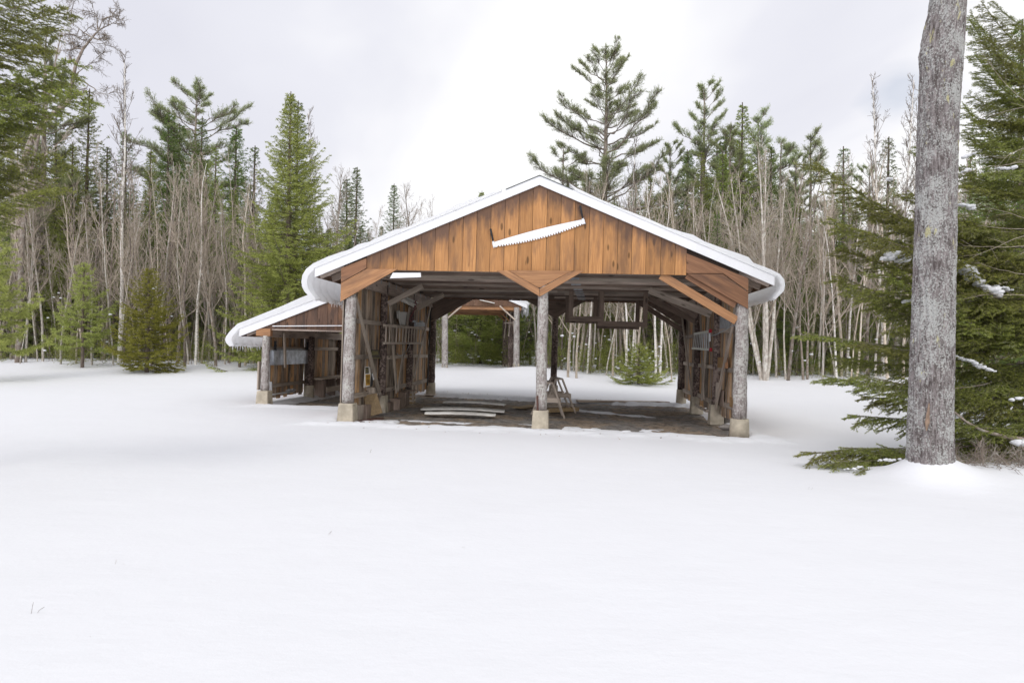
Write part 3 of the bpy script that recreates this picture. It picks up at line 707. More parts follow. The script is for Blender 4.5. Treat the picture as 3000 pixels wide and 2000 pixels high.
for t in (.015, .985):
    mb = MB(); mb.box(0, 0, 0, 0, 0, 0) if False else None
    b0 = Vector(sp(t, -.03)) - Vector((0, .012, 0)); b1 = Vector(sp(t, .075)) - Vector((0, .012, 0))
    mb.beam(b0, b1, .035, .014, (0, 1, 0)); sub(mb, 'clamp', 'white', saw)
    mb = MB(); hd_ = (nn + d * .03).normalized()
    q = Vector(sp(t, .07)) - Vector((0, .016, 0)); mb.tube([q, q + hd_ * .04, q + hd_ * .12, q + hd_ * .235], [.014, .017, .019, .020], 10); sub(mb, 'handle', 'black', saw, True)
# white board under the gable, left; white batten in the wing gable
mb = MB(); mb.plate(pv([(1141, 804), (1141, 815), (1233, 802), (1233, 790)], -.13)[0:0] or pv([(1142, 815), (1151, 799), (1232, 799), (1233, 811.5)], -.105), (0, 1, 0), .03, (1, 0, 0))
solo(mb, 'painted_board', 'white', 'short white board fixed under the left end of the gable', 'board')
p, q = Pv(799, 955, VL - .075), Pv(996, 952, VL - .075)
mb = MB(); mb.beam(p, (-.16, q[1], q[2] + .01), .02, .035, (0, 1, 0)); mb2 = solo(mb, 'batten', 'white', 'long thin white batten nailed across the brown gable of the side wing', 'batten')
# wooden ladder hung along the left wall
def ladder(name, label, u, a0, a1, b0, b1, n, rm, rail_w, rung_r, flat=False, group=None):
    """a0,a1 ends of the upper rail and b0,b1 of the lower rail in photo pixels on the plane u"""
    t = thing(name, label, 'ladder', group); P0, P1, Q0, Q1 = (Vector(Pu(*k, u)) for k in (a0, a1, b0, b1))
    for i, (s, e) in enumerate(((P0, P1), (Q0, Q1))):
        mb = MB(); mb.beam(s, e, rail_w, .05, (0, 0, 1)); sub(mb, 'rail', rm, t)
    for i in range(n):
        k = (i + .5) / n; mb = MB(); s, e = P0.lerp(P1, k), Q0.lerp(Q1, k)
        if flat: mb.beam(s, e, .035, .02, (1, 0, 0))
        else: mb.tube([s, e], rung_r, 7)
        sub(mb, 'rung', rm, t)
    return t, (P0, P1, Q0, Q1)
ladder('wooden_ladder', 'grey wooden ladder hung sideways on the left wall', .14, (1126, 953), (1241, 962), (1124, 1005), (1238, 1005), 13, 'lumber', .05, .016)
t, (P0, P1, Q0, Q1) = ladder('aluminium_ladder', 'shiny aluminium ladder with red end caps hung on the right wall', W_ - .10, (2034, 978), (2079, 970), (2028, 1020), (2080, 1024), 9, 'alu', .03, .02, True)
for e in (P1, Q1):
    mb = MB(); mb.beam(e + Vector((0, -.02, 0)), e + Vector((0, -.13, 0)), .05, .075, (0, 0, 1)); sub(mb, 'end_cap', 'red', t)
mb = MB(); mb.tube([Pu(2080, 1000, W_ - .09), Pu(2080, 974, W_ - .09)], .016, 8); sub(mb, 'rung', 'alu', t)
# cable / hose from the ladder to the front post
mb = MB(); mb.tube([Pu(2085, 983, W_ - .08), Pu(2100, 979, W_ - .08), Pu(2120, 968, W_ - .06), Pu(2140, 957, W_ - .06), Pu(2163, 948, W_ - .06)], .012, 7)
solo(mb, 'metal_conduit', 'galv', 'thin grey conduit sloping down the right wall to the ladder', 'conduit', smooth=True)
mb = MB(); q = [Pu(2098, 935, W_ + .045), Pu(2100, 964, W_ + .045), Pu(2136, 960, W_ + .045), Pu(2150, 925, W_ + .045), Pu(2112, 920, W_ + .045)]
mb.plate(q, (-1, 0, 0), .01, (0, 0, 1)); solo(mb, 'sheet_metal', 'galv', 'dull grey sheet leaning high behind the brace of the right wall', 'sheet')
bx = thing('board_box', 'tan particle board box standing on the middle rail of the right wall', 'box')
q = [Pu(2096, 1075, W_ + .03), Pu(2124, 1078, W_ + .03), Pu(2122, 1046, W_ + .03), Pu(2096, 1046, W_ + .03)]
mb = MB(); mb.plate(q, (-1, 0, 0), .02, (0, 1, 0)); sub(mb, 'panel', 'osb', bx)
q = [Pu(2124.5, 1079, W_ - .0), Pu(2133, 1079, W_ - .0), Pu(2133, 1048, W_ - .0), Pu(2124.5, 1047, W_ - .0)]
mb = MB(); mb.plate(q, (-1, 0, 0), .05, (0, 0, 1)); sub(mb, 'end_piece', 'trim', bx)
# white boards and oddments high on the left wall
g = 'pale boards stored high on the left wall'
for (a, b, wd, lab) in (((1168, 872), (1212, 893), .12, 'lower and longer of two pale boards slung under the left ceiling'), ((1182, 868), (1222, 887), .08, 'upper and shorter of two pale boards slung under the left ceiling')):
    pa, pb = Vector(Pu(*a, .28 if wd > .1 else .20)), Vector(Pu(*b, .28 if wd > .1 else .20))
    mb = MB(); mb.beam(pa, pb, wd, .02, (0, 0, 1)); mb.beam(pa + Vector((0, 0, -.03)), pb + Vector((0, 0, -.03)), .02, .05, (0, 0, 1)); solo(mb, 'pale_board', 'paleboard', lab, 'board', g)
mb = MB(); mb.plate([Pu(x, y, .0) for x, y in ((1162, 911), (1168, 909), (1168, 913), (1194, 914), (1189, 930), (1187, 952), (1171, 952), (1168, 933), (1163, 933))], (1, 0, 0), .03, (0, 0, 1))
solo(mb, 'broken_panel', 'paleboard', 'jagged pale wooden panel standing above the wooden ladder', 'panel')
mb = MB()
P = [Vector(Pu(x, y, .02)) for x, y in ((1209, 956), (1235, 956), (1235, 944), (1209, 944))]
mb.plate(P, (1, 0, 0), .10, (0, 1, 0)); mb.plate([Pu(x, y, .05) for x, y in ((1209, 944), (1214, 944), (1214, 938), (1209, 938))], (1, 0, 0), .05); mb.plate([Pu(x, y, .05) for x, y in ((1230, 944), (1235, 944), (1235, 940), (1230, 940))], (1, 0, 0), .05)
bk = solo(mb, 'metal_bracket', 'galv', 'grey metal bracket box resting at the far end of the wooden ladder', 'bracket')
mb = MB()
for pts in (((1219, 880), (1215, 887), (1220, 893), (1214, 901), (1219, 905), (1212, 910), (1206, 922), (1200, 934), (1201, 940), (1208, 940), (1209, 934)), ((1216, 883), (1221, 890), (1215, 897), (1221, 902), (1214, 908), (1205, 926)), ((1221, 889), (1216, 896), (1213, 906))):
    mb.tube([Pu(x, y, .26 - .006 * i) for i, (x, y) in enumerate(pts)], .011, 6)
solo(mb, 'rope', 'rope', 'dull red rope hanging tangled from the left ceiling brace', 'rope', smooth=True)
mb = MB(); mb.tube([Pu(1201, 1005, .2), Pu(1198, 1015, .19), Pu(1192, 1026, .19), Pu(1186, 1036, .18), Pu(1176, 1042, .17), Pu(1166, 1039, .17), Pu(1163, 1034, .17)], .008, 6)
solo(mb, 'hanging_wire', 'galv', 'thin bent wire hanging below the wooden ladder', 'wire', smooth=True)
# signs on the left wall
sg = thing('warning_sign', 'narrow white and yellow warning sign standing on boards by the left wall', 'sign')
SU = .02
def qd(pts, u, th=.01): 
    mb = MB(); mb.plate([Pu(x, y, u) for x, y in pts], (1, 0, 0), th, (0, 0, 1)); return mb
sub(qd(((1065, 1134), (1083, 1131), (1091, 1090), (1085, 1073), (1069, 1074.5)), SU), 'sign_board', 'cream', sg)
sub(qd(((1070, 1094), (1080.5, 1093), (1079.5, 1075.5), (1070, 1076)), SU + .012, .003), 'header_panel', 'black', sg)
sub(qd(((1072, 1129), (1083, 1127.5), (1084, 1096), (1071, 1097)), SU + .012, .003), 'text_panel', 'yellow', sg)
def text(body, name, mat, p0, p1, hgt, u, par, ext=.001):
    """letters on the plane u, from p0 towards p1 (photo pixels on that plane)"""
    a, b = Vector(Pu(*p0, u)), Vector(Pu(*p1, u)); cu = bpy.data.curves.new(name, 'FONT'); cu.body = body; cu.size = 1.0; cu.extrude = .002
    tmp = bpy.data.objects.new('t', cu); C.objects.link(tmp); bpy.context.view_layer.update()
    me = bpy.data.meshes.new_from_object(tmp.evaluated_get(bpy.context.evaluated_depsgraph_get())); bpy.data.objects.remove(tmp)
    me.name = name; me.materials.clear(); me.materials.append(X[mat])
    xs_ = [v.co.x for v in me.vertices]; ysz = [v.co.y for v in me.vertices]; x0, x1 = min(xs_), max(xs_); y0, y1 = min(ysz), max(ysz)
    dr = (b - a)
    for v in me.vertices:
        p = a + dr * ((v.co.x - x0) / (x1 - x0)) + Vector((0, 0, hgt)) * ((v.co.y - y0) / (y1 - y0)); v.co = (u + v.co.z * .5, p.y, p.z)
    o = link(name, me, par); return o
text('OUT', 'header_text', 'dullyellow', (1071, 1091.5), (1079.5, 1091), .09, SU + .0165, sg)
text('SHOE', 'line_text', 'brownsign', (1072.5, 1107), (1082.5, 1106), .05, SU + .0165, sg)
text('DOOR', 'line_text', 'brownsign', (1073, 1124), (1082.5, 1123), .06, SU + .0165, sg)
text('DOGS', 'line_text', 'brownsign', (1072.5, 1116), (1082.5, 1115), .04, SU + .0165, sg)
bs = thing('brown_sign', 'small brown sign with dull yellow lettering beside the dark left post', 'sign')
sub(qd(((1090, 1048), (1114, 1047.5), (1108, 1024), (1087, 1024)), SU), 'sign_board', 'brownsign', bs)
sub(qd(((1092, 1049.5), (1114.5, 1048.8), (1114, 1047.5), (1092, 1048)), SU + .001, .014), 'lower_edge', 'dullyellow', bs)
text('COOKING', 'sign_text', 'dullyellow', (1089, 1039.5), (1108.5, 1039.3), .085, SU + .0125, bs)
# dark signs / panels behind the leaning one
solo(qd(((1085, 1131), (1090, 1130), (1094, 1100), (1089, 1090)), .05, .012), 'black_board', 'black', 'dark narrow board leaning against the yellow and white sign', 'board')
solo(qd(((1093, 1113), (1095, 1110), (1090.5, 1093), (1089.5, 1095)), .075, .01), 'white_strip', 'white', 'small white strip beside the dark narrow board of the left wall', 'strip')
# stack of blocks and boards at the foot of the left wall
def wbox(u0, u1, px0, py0, px1, py1, name, mat, label, cat='block', group=None, ang=0, foot=True, jit=.006):
    """box whose face on plane u1 spans the given photo pixels"""
    p, q = Pu(px0, py0, u1), Pu(px1, py1, u1); v0, v1 = sorted((p[1], q[1])); z0, z1 = sorted((p[2], q[2]))
    if foot: z0 = fz(u1, (v0 + v1) / 2) - .01
    mb = MB(); vs = [(x + random.uniform(-jit, jit), y + random.uniform(-jit, jit), z + random.uniform(-jit, jit)) for z in (z0, z1) for x, y in ((u0, v0), (u1, v0), (u1, v1), (u0, v1))]
    mb.add(vs, [(0, 3, 2, 1), (4, 5, 6, 7), (0, 1, 5, 4), (1, 2, 6, 5), (2, 3, 7, 6), (3, 0, 4, 7)]); return solo(mb, name, mat, label, cat, group, bevel=.006)
def fbox(px0, px1, ytop, v, dep, name, mat, label, cat='block', group=None, bot=None, jit=.008):
    """box whose front face, on the cross plane v, spans the photo columns px0..px1"""
    a, b = Pv(px0, ytop, v), Pv(px1, ytop, v); z1 = (a[2] + b[2]) / 2; z0 = Pv(px0, bot, v)[2] + .003 if bot else fz((a[0] + b[0]) / 2, v) - .01
    mb = MB(); vs = [(x + random.uniform(-jit, jit), y + random.uniform(-jit, jit), z + random.uniform(-jit, jit) * .5) for z in (z0, z1) for x, y in ((a[0], v), (b[0], v), (b[0], v + dep), (a[0], v + dep))]
    mb.add(vs, [(0, 3, 2, 1), (4, 5, 6, 7), (0, 1, 5, 4), (1, 2, 6, 5), (2, 3, 7, 6), (3, 0, 4, 7)]); return solo(mb, name, mat, label, cat, group, bevel=.006)
fbox(1066, 1096, 1134, 1.62, .25, 'timber_block', 'lumber', 'upper squared timber block under the yellow and white sign', bot=1151)
fbox(1066, 1106, 1151.5, 1.58, .3, 'timber_plank', 'lumber', 'grey plank lying between the timber block and the leaning plywood', 'plank', bot=1158)
fbox(1070, 1103, 1158.5, 1.66, .25, 'log_block', 'darklumber', 'dark timber block hidden behind the leaning plywood sheet')
mb = MB(); mb.plate([Pv(1080, 1219, 1.15), Pv(1121, 1208, 1.32), Pv(1104, 1151, 1.55), Pv(1066, 1158, 1.50)], (.1, -1, -.3), .016, (0, 0, 1))
solo(mb, 'plywood_sheet', 'ply', 'tan plywood sheet leaning in front of the left wall', 'plywood')
fbox(1022, 1052, 1188, .30, .30, 'split_log', 'lumber', 'split log standing right behind the front left post', 'log')
fbox(1055, 1077, 1186, .75, .25, 'square_block', 'darklumber', 'squared dark block between the split log and the plywood')
fbox(1135, 1144, 1178, 2.75, .3, 'short_block', 'darklumber', 'small block right of the second left footing')
fbox(1145, 1172, 1168, 3.2, .5, 'timber_block', 'darklumber', 'long dark timber lying at the foot of the left wall', 'timber')
fbox(1165, 1189, 1148, 4.2, .4, 'black_crate', 'darklumber', 'dark crate under the rail near the third left post', 'crate')
g = 'split firewood stacked by the third left post'
for i in range(6):
    fbox(1191, 1207, 1183 - (i + 1) * 6, 4.78 + .02 * (i % 2), .35, 'firewood', 'lumber' if i % 2 else 'ply', 'piece of split firewood in the short stack by the third left post', 'firewood', g, bot=1183 - i * 6, jit=.015)
mb = MB(); mb.beam(Pu(1210, 1178, .12), Pu(1210, 1128, .12), .05, .09, (0, 1, 0)); solo(mb, 'short_post', 'lumber', 'short grey upright plank beside the firewood stack', 'plank')
mb = MB(); a, b = Vector(Pv(1165, 1146, 4.5)), Vector(Pv(1210, 1141, 4.9)); mb.beam(a, b, .30, .03); solo(mb, 'shelf_board', 'darklumber', 'dark board laid over the crate and firewood', 'board')
# things along the right wall
wbox(W_ - .18, W_ - .14, 2041, 1182, 2074, 1208, 'leaning_board', 'lumber', 'grey board leaning between two right-hand footings', 'board', foot=False, jit=.03)
wbox(W_ + .03, W_ + .0, 2100, 1183, 2118, 1143, 'upright_block', 'darklumber', 'dark upright block standing on the lowest right rail', foot=False)
wbox(W_ + .04, W_ - .02, 2090, 1160, 2098, 1120, 'short_plank', 'lumber', 'short light plank upright beside the second right post', 'plank', foot=False)
wbox(W_ + .03, W_ - .03, 2136, 1190, 2150, 1166, 'wood_scrap', 'osb', 'reddish wood scrap on the lowest rail by the front right post', 'scrap', foot=False)
def rock(c, r, label, mat='stone', name='fieldstone', g=None, cat='stone'):
    rn = random.Random(int(c[0] * 1000 + c[1] * 77)); import bmesh
    bm = bmesh.new(); bmesh.ops.create_icosphere(bm, subdivisions=3, radius=1)
    ph = [rn.uniform(0, 6) for _ in range(6)]
    for v_ in bm.verts:
        n_ = v_.co.normalized(); k = 1 + .13 * math.sin(3 * n_.x + ph[0]) + .11 * math.sin(4 * n_.y + ph[1]) + .1 * math.sin(5 * n_.z + ph[2]) + .04 * math.sin(11 * n_.x + 9 * n_.y + ph[3])
        v_.co = Vector((n_.x * r[0], n_.y * r[1], n_.z * r[2])) * k + Vector(c)
    me = bpy.data.meshes.new(name); bm.to_mesh(me); bm.free(); me.polygons.foreach_set('use_smooth', [True] * len(me.polygons)); me.materials.append(X[mat])
    o = link(name, me); o.matrix_world = BM; return tag(o, label, cat, g)
for (px, py, r, lab) in ((2119, 1222, (.10, .14, .22), 'tall grey slab of stone behind the front right footing'), (2138, 1236, (.13, .13, .17), 'round grey stone next to the front right footing'),
                         (2106, 1233, (.07, .07, .06), 'small pale stone left of the slab by the right wall'), (2132, 1252, (.14, .10, .06), 'flat stone lowest at the front right corner'), (2098, 1218, (.10, .12, .12), 'dark stone against the second right footing')):
    q = Pz(px, py + 6, -.03); rock((q[0], q[1] + .05, q[2] + r[2] * .7), r, lab)
q = Pz(2137, 1215, .2); 
# sawhorses behind the middle post
def sawhorse(pts, label):
    """pts: photo pixels (front ridge, back ridge, front left foot, front right foot, back left foot, back right foot) and their v"""
    t = thing('sawhorse', label, 'sawhorse', 'grey wooden sawhorses behind the middle post'); fl = []
    (R0, R1, v0, v1, spread, zr) = pts
    a, b = Vector((R0, v0, zr)), Vector((R1, v1, zr)); mb = MB(); mb.beam(a, b, .15, .04); sub(mb, 'top_rail', 'lumber', t)
    for e, o_ in ((a, (b - a)), (b, (a - b))):
        n_ = o_.normalized(); sdv = Vector((-n_.y, n_.x, 0))
        for s in (-1, 1):
            f = e + n_ * .08 + sdv * (s * spread); f.z = fz(f.x, f.y) - .01; h = e + n_ * .06 + sdv * (s * .075)
            mb = MB(); mb.beam(f, h, .035, .09, n_); sub(mb, 'leg', 'lumber', t)
        m_ = e + n_ * .06
        mb = MB(); mb.beam(m_ + sdv * (spread * .62) + Vector((0, 0, -zr * .52)), m_ - sdv * (spread * .62) + Vector((0, 0, -zr * .52)), .03, .11); sub(mb, 'end_board', 'lumber', t)
    for s in (-1,):
        n_ = (b - a).normalized(); sdv = Vector((-n_.y, n_.x, 0)); p_ = a + n_ * .1 + sdv * (s * spread * .7) ; q_ = b - n_ * .1 + sdv * (s * spread * .7)
        mb = MB(); mb.beam((p_.x, p_.y, zr * .45), (q_.x, q_.y, zr * .45), .03, .12); sub(mb, 'side_board', 'lumber', t)
r0 = Pv(1612, 1122, 2.3); r1 = Pv(1638, 1122, 3.4)
sawhorse((Pv(1610, 1122, 2.5)[0], Pv(1604, 1120, 3.4)[0], 2.5, 3.4, .36, Pv(1610, 1122, 2.5)[2]), 'nearer sawhorse, half hidden by the middle front post')
sawhorse((Pv(1640, 1110, 3.9)[0], Pv(1622, 1110, 4.7)[0], 3.9, 4.7, .42, Pv(1640, 1110, 3.9)[2]), 'farther sawhorse, its legs splayed clear to the right')
# boards on the floor
def floor_board(pts, name, mat, label, cat='board', group=None, lift=.03, th=.03, bow=.0):
    """pts = (a, b) photo pixels of the two ends of the centre line, width in m"""
    a, b, wd = pts; A_, B_ = Vector(Pz(*a, lift)), Vector(Pz(*b, lift)); mb = MB(); n = 16; d_ = (B_ - A_).normalized(); s_d = d_.cross(Vector((0, 0, 1)))
    vs = []; gs = []
    for i in range(n + 1):
        t = i / n; p = A_.lerp(B_, t); zc = lift + bow * math.sin(PI * t) + random.uniform(-.003, .003); ww = wd * (1 + .05 * math.sin(i * 1.9)) * (1 if 0 < i < n else .93)
        for s in (-1, 1):
            for k in (0, 1):
                q = p + s_d * (s * ww / 2); vs.append((q.x, q.y, zc + k * th)); gs.append((t * (B_ - A_).length, s * ww / 2, k * th))
    fs = []
    for i in range(n):
        a0, b0 = i * 4, (i + 1) * 4; fs += [(a0, a0 + 2, b0 + 2, b0), (a0 + 1, b0 + 1, b0 + 3, a0 + 3), (a0, b0, b0 + 1, a0 + 1), (a0 + 2, a0 + 3, b0 + 3, b0 + 2)]
    fs += [(0, 1, 3, 2), (n * 4, n * 4 + 2, n * 4 + 3, n * 4 + 1)]
    mb.add(vs, fs, gs); return solo(mb, name, mat, label, cat, group)
g = 'pale boards lying on the gravel floor'
floor_board(((1302, 1179), (1480, 1187), .30), 'pale_board', 'paleboard', 'rear one of the pale boards on the gravel, alone', group=g, lift=.0, bow=.03)
floor_board(((1236, 1199), (1478, 1206), .46), 'pale_board', 'paleboard', 'widest pale board on the gravel, in the middle', group=g, lift=.0, bow=.035)
floor_board(((1246, 1212), (1452, 1218), .26), 'pale_board', 'paleboard', 'front pale board on the gravel, nearest the snow', group=g, lift=.01, bow=.02, th=.04)
floor_board(((1690, 1176.5), (1958, 1181), .28), 'grey_plank', 'lumber', 'long grey plank on the ground at the right rear opening', 'plank', lift=-.0, th=.05)
floor_board(((1243, 1157), (1300, 1158), .3), 'grey_plank', 'lumber', 'short pale plank at the foot of the left rear post', 'plank', lift=.02)
floor_board(((1595, 1207), (1688, 1203), .24), 'timber', 'ply', 'thick tan timber lying under the sawhorses', 'timber', lift=-.02, th=.09)
floor_board(((1588, 1200), (1668, 1193), .2), 'timber', 'lumber', 'grey timber lying flat behind the tan timber and sawhorses', 'timber', lift=-.02, th=.06)
floor_board(((1100, 1181), (1100.5, 1180), .01), 'x', 'lumber', 'x') if False else None
floor_board(((1048, 1236), (1114, 1226), .22), 'rusty_sheet', 'rust', 'reddish brown sheet lying beside the front left footing', 'sheet', lift=-.015, th=.015)
floor_board(((1519, 1196), (1566, 1188), .35), 'flat_scrap', 'ply', 'muddy flat board left of the middle post, dusted with snow', 'board', lift=-.03, th=.02)
# rusty bar on the middle post
p = Pv(1575, 1202, -.125); q = Pv(1574, 1159, -.125); mb = MB(); mb.beam(p, q, .035, .008, (0, 1, 0)); solo(mb, 'rusty_strap', 'rust', 'rusty iron strap upright on the foot of the middle front post', 'strap')
# side wing: metal sink, white posts, pipe
sk = thing('metal_tub', 'long galvanised metal tub resting on the rail in the side wing', 'tub')
us = UL + .04; P = [Vector(Pu(x, y, us)) for x, y in ((801, 1072), (904, 1062), (904, 1024), (801, 1027))]
v0, v1 = P[0].y, P[1].y; z0, z1 = (P[0].z + P[1].z) / 2, (P[2].z + P[3].z) / 2; uo = UL - .09; 
mb = MB(); th = .012
mb.box(us - th, v0, z0, us, v1, z1, 'y'); mb.box(uo, v0, z0, uo + th, v1, z1, 'y')
mb.box(uo + th + .002, v0 + .001, z0, us - th - .002, v0 + th, z1, 'x'); mb.box(uo + th + .002, v1 - th, z0, us - th - .002, v1 - .001, z1, 'x'); mb.box(uo + th + .002, v0 + th + .001, z0, us - th - .002, v1 - th - .001, z0 + th, 'y')
sub(mb, 'basin', 'steel', sk)
mb = MB(); mb.beam((us - .06, v0 + .2, z1 + .02), (us - .06, v1 - .3, z1 + .02), .03, .03); sub(mb, 'rim_bar', 'galv', sk)
for x in (806, 900):
    q = Pu(x, 1030, us - .02); mb = MB(); mb.beam((q[0], q[1], z1 - .02), (q[0], q[1], z1 + .22), .05, .03, (0, 1, 0)); mb.beam((q[0], q[1] - .05, z1 + .1), (q[0], q[1] + .05, z1 + .1), .03, .05); sub(mb, 'end_clamp', 'black', sk)
g = 'white posts standing beside the front post of the side wing'
for (x0, x1, y0, y1, lab, dv) in ((784, 789, 1171, 1041, 'taller slim white post standing in front of the side wing wall', -.0), (788.5, 796, 1171, 1118, 'shorter wide white post in front of the side wing wall', .08)):
    a = Pv((x0 + x1) / 2, y0, VL + .12 + dv); b = Pv((x0 + x1) / 2, y1, VL + .12 + dv); mb = MB(); mb.beam(a, b, (Pv(x1, y0, VL)[0] - Pv(x0, y0, VL)[0]), .04, (0, 1, 0)); solo(mb, 'white_post', 'white', lab, 'post', g)
mb = MB(); mb.tube([Pu(798, 1155, UL + .0), Pu(860, 1146, UL + .0)], .02, 8); solo(mb, 'pipe', 'alu', 'light metal pipe lying on the lower ledge in the side wing', 'pipe', smooth=True)
mb = MB(); 
for k in range(5):
    q = Vector(Pu(842 + k * 5, 1145.5 - k * .4, UL + .02)); mb.box(q.x - .02, q.y - .05, q.z, q.x + .03, q.y + .04, q.z + .03 + .02 * (k % 2))
solo(mb, 'pipe_fitting', 'galv', 'knobbly metal fitting at the far end of the pipe', 'fitting')

# ------------------------------------------------------------------ far shelter
SD = 30.0
sh = empty('far_shelter', 'small open gabled shelter on log posts seen through the shed', 'shelter')
def ps(px, py, D=SD): return at(px, py, D)
def spost(px, ybase, ytop, D, r=.135, mat='log', foot=True):
    b = ps(px, ybase, D); t = ps(px + 1, ytop, D); mb = MB(); k = 8
    mb.tube([(b.x + (t.x - b.x) * i / k, D, b.z - .3 * (i == 0) + (t.z - b.z) * i / k) for i in range(k + 1)], [r * (1.05 - .1 * i / k) for i in range(k + 1)], 10, wob=.02)
    o = mb.build('post', X[mat], sh, True)
    if foot:
        f = MB(); f.box(b.x - .12, D - .12, b.z - .5, b.x + .12, D + .12, b.z + .17); fo = f.build('footing', X['concrete'], o)
    return b, t
b1, t1 = spost(1303, 1080, 898, SD, .14); b2, t2 = spost(1513, 1076, 900, SD, .135); spost(1496, 1074, 900, SD + 2.4, .15, 'darklog'); spost(1479, 1077, 900, SD + 4.9, .13, 'darklog')  # shadow inside is put into the colour: the two inner posts are darker
ga = Vector(ps(1398, 830)); ge1, ge0 = ps(1545, 893), ps(1262, 893)
def rp(p, dy): return (p.x, p.y + dy, p.z)
zb_ = ps(1410, 896).z
mb = MB(); n = 16
for i in range(n):
    u0, u1 = t1.x + (t2.x - t1.x + .25) * i / n, t1.x + (t2.x - t1.x + .25) * (i + 1) / n
    zt = lambda x: ga.z - .12 - abs(x - ga.x) * (ga.z - ge1.z) / (ge1.x - ga.x)
    if zt(u0) > zb_ and zt(u1) > zb_: mb.plate([(u0 + .004, SD - .1, zb_), (u1 - .004, SD - .1, zb_), (u1 - .004, SD - .1, zt(u1)), (u0 + .004, SD - .1, zt(u0))], (0, 1, 0), .02)
mb.build('gable_siding', X['gable'], sh)
for a_, b_ in ((ga, ge1), (ga, ge0)):
    mb = MB(); mb.plate([(a_.x, SD - .16, a_.z - .17), (b_.x, SD - .16, b_.z - .17), (b_.x, SD - .16, b_.z), (a_.x, SD - .16, a_.z)], (0, 1, 0), .04); mb.build('fascia', X['white'], sh)
    mb = MB(); mb.plate([(a_.x, SD - .115, a_.z - .06), (b_.x, SD - .115, b_.z - .06), (b_.x, SD - .115, b_.z - .02), (a_.x, SD - .115, a_.z - .02)], (0, 1, 0), 5.4); mb.build('roof_deck', X['soot'], sh)
    mb = MB(); mb.plate([(a_.x, SD - .17, a_.z + .005), (b_.x, SD - .17, b_.z + .005), (b_.x + (.1 if b_.x > a_.x else -.1), SD - .17, b_.z + .06), (b_.x, SD - .17, b_.z + .14), (a_.x, SD - .17, a_.z + .12)], (0, 1, 0), 5.5); o = mb.build('roof_snow', X['ice'], None, False); tag(o, 'snow on the %s roof slope of the far shelter' % ('right' if b_.x > a_.x else 'left'), kind='stuff')
for dy in (0.0, 1.2, 2.4, 3.6, 4.9):
    mb = MB(); mb.beam((t1.x - .1, SD + dy, zb_ - .08 + .0 * dy), (t2.x + .2, SD + dy, zb_ - .08), .06, .17); mb.build('ceiling_joist', X['trim'], sh)
for (a_, b_, D, mt) in (((1312, 931), (1352, 897), SD - .03, 'lumber'), ((1464, 896), (1509, 937), SD - .03, 'lumber'), ((1452, 902), (1492, 940), SD + 2.3, 'trim'), ((1446, 912), (1480, 940), SD + 4.6, 'trim')):
    mb = MB(); mb.beam(ps(*a_, D), ps(*b_, D), .06, .16, (0, 1, 0)); mb.build('knee_brace', X[mt], sh)
for (a_, b_, D) in (((1486, 904), (1477, 990), SD + 3.5), ((1498, 904), (1490, 985), SD + 1.5), ((1504, 940), (1507, 990), SD + .4), ((1477, 946), (1505, 946), SD + 1.2)):
    mb = MB(); mb.beam(ps(*a_, D), ps(*b_, D), .05, .13, (0, 1, 0)); mb.build('wall_brace', X['lumber'], sh)
mb = MB(); mb.beam(ps(1405, 878, SD - .2), ps(1449, 888, SD - .2), .03, .09, (0, 1, 0)); mb.build('slanted_board', X['paleboard'], sh)
# ragged ice under the shelter's right eave
mb = MB(); rs2 = random.Random(5)
for i in range(26):
    x = ge1.x + rs2.uniform(-.55, .05); dz = (ge1.x - x) * -.05; l = rs2.uniform(.08, .35)
    y = SD + rs2.uniform(0, 5); mb.tube([(x, y, ge1.z - .02), (x + .02, y, ge1.z - .1 - l * .5), (x + .03, y, ge1.z - .1 - l)], [.07, .045, .01], 6, wob=.1)
o = mb.build('icicle_fringe', X['ice'], None, True); tag(o, 'ragged ice hanging under the right eave of the far shelter', kind='stuff')
# ------------------------------------------------------------------ vegetation
X['needle_dark'] = foliage('needles_dark', (.055, .09, .024), (.20, .26, .07))
X['needle_mid'] = foliage('needles_mid', (.070, .100, .024), (.35, .385, .10))
X['needle_bright'] = foliage('needles_bright', (.095, .13, .032), (.47, .50, .14))
X['needle_near'] = foliage('needles_near', (.065, .088, .019), (.35, .375, .085))
X['needle_olive'] = foliage('needles_olive', (.10, .12, .02), (.40, .39, .075))
X['needle_pine'] = foliage('needles_pine', (.16, .19, .095), (.44, .49, .25))
X['needle_young'] = foliage('needles_young_pine', (.17, .22, .055), (.54, .60, .19))
X['needle_dead'] = foliage('needles_brown', (.10, .062, .038), (.22, .15, .09))
def obark(name, a, b, lich=None, sc=1.0, moss=None):
    M = Mat(name, .9); v = M.obj(); n1 = M.noise(M.map(v, (18 * sc, 18 * sc, 5 * sc)), 1.0, 5, .65)
    o = M.n('ShaderNodeObjectInfo').outputs['Random']
    col = M.mix(M.ramp(n1, [(.36, 0.0), (.62, 1.0)]), b, a)
    if lich:
        n2 = M.noise(v, 6 * sc, 4, .7); col = M.mix(M.ramp(n2, [(.5, 0.0), (.6, .8)]), col, lich)
    hs = M.n('ShaderNodeHueSaturation'); M.put(hs.inputs['Color'], col); M.put(hs.inputs['Value'], M.math('ADD', M.math('MULTIPLY', o, .5), .80))
    M.color(hs.outputs[0]); M.bump(n1, .01, .7); return M.m
X['bark_grey'] = obark('bark_grey', (.50, .455, .40), (.27, .235, .20), (.55, .54, .49))
X['bark_brown'] = obark('bark_brown', (.25, .205, .17), (.10, .078, .062), (.30, .28, .25))
X['bark_twig'] = obark('bark_twig', (.44, .375, .31), (.28, .23, .185))
X['bark_dark'] = obark('bark_dark', (.15, .12, .10), (.07, .055, .045))
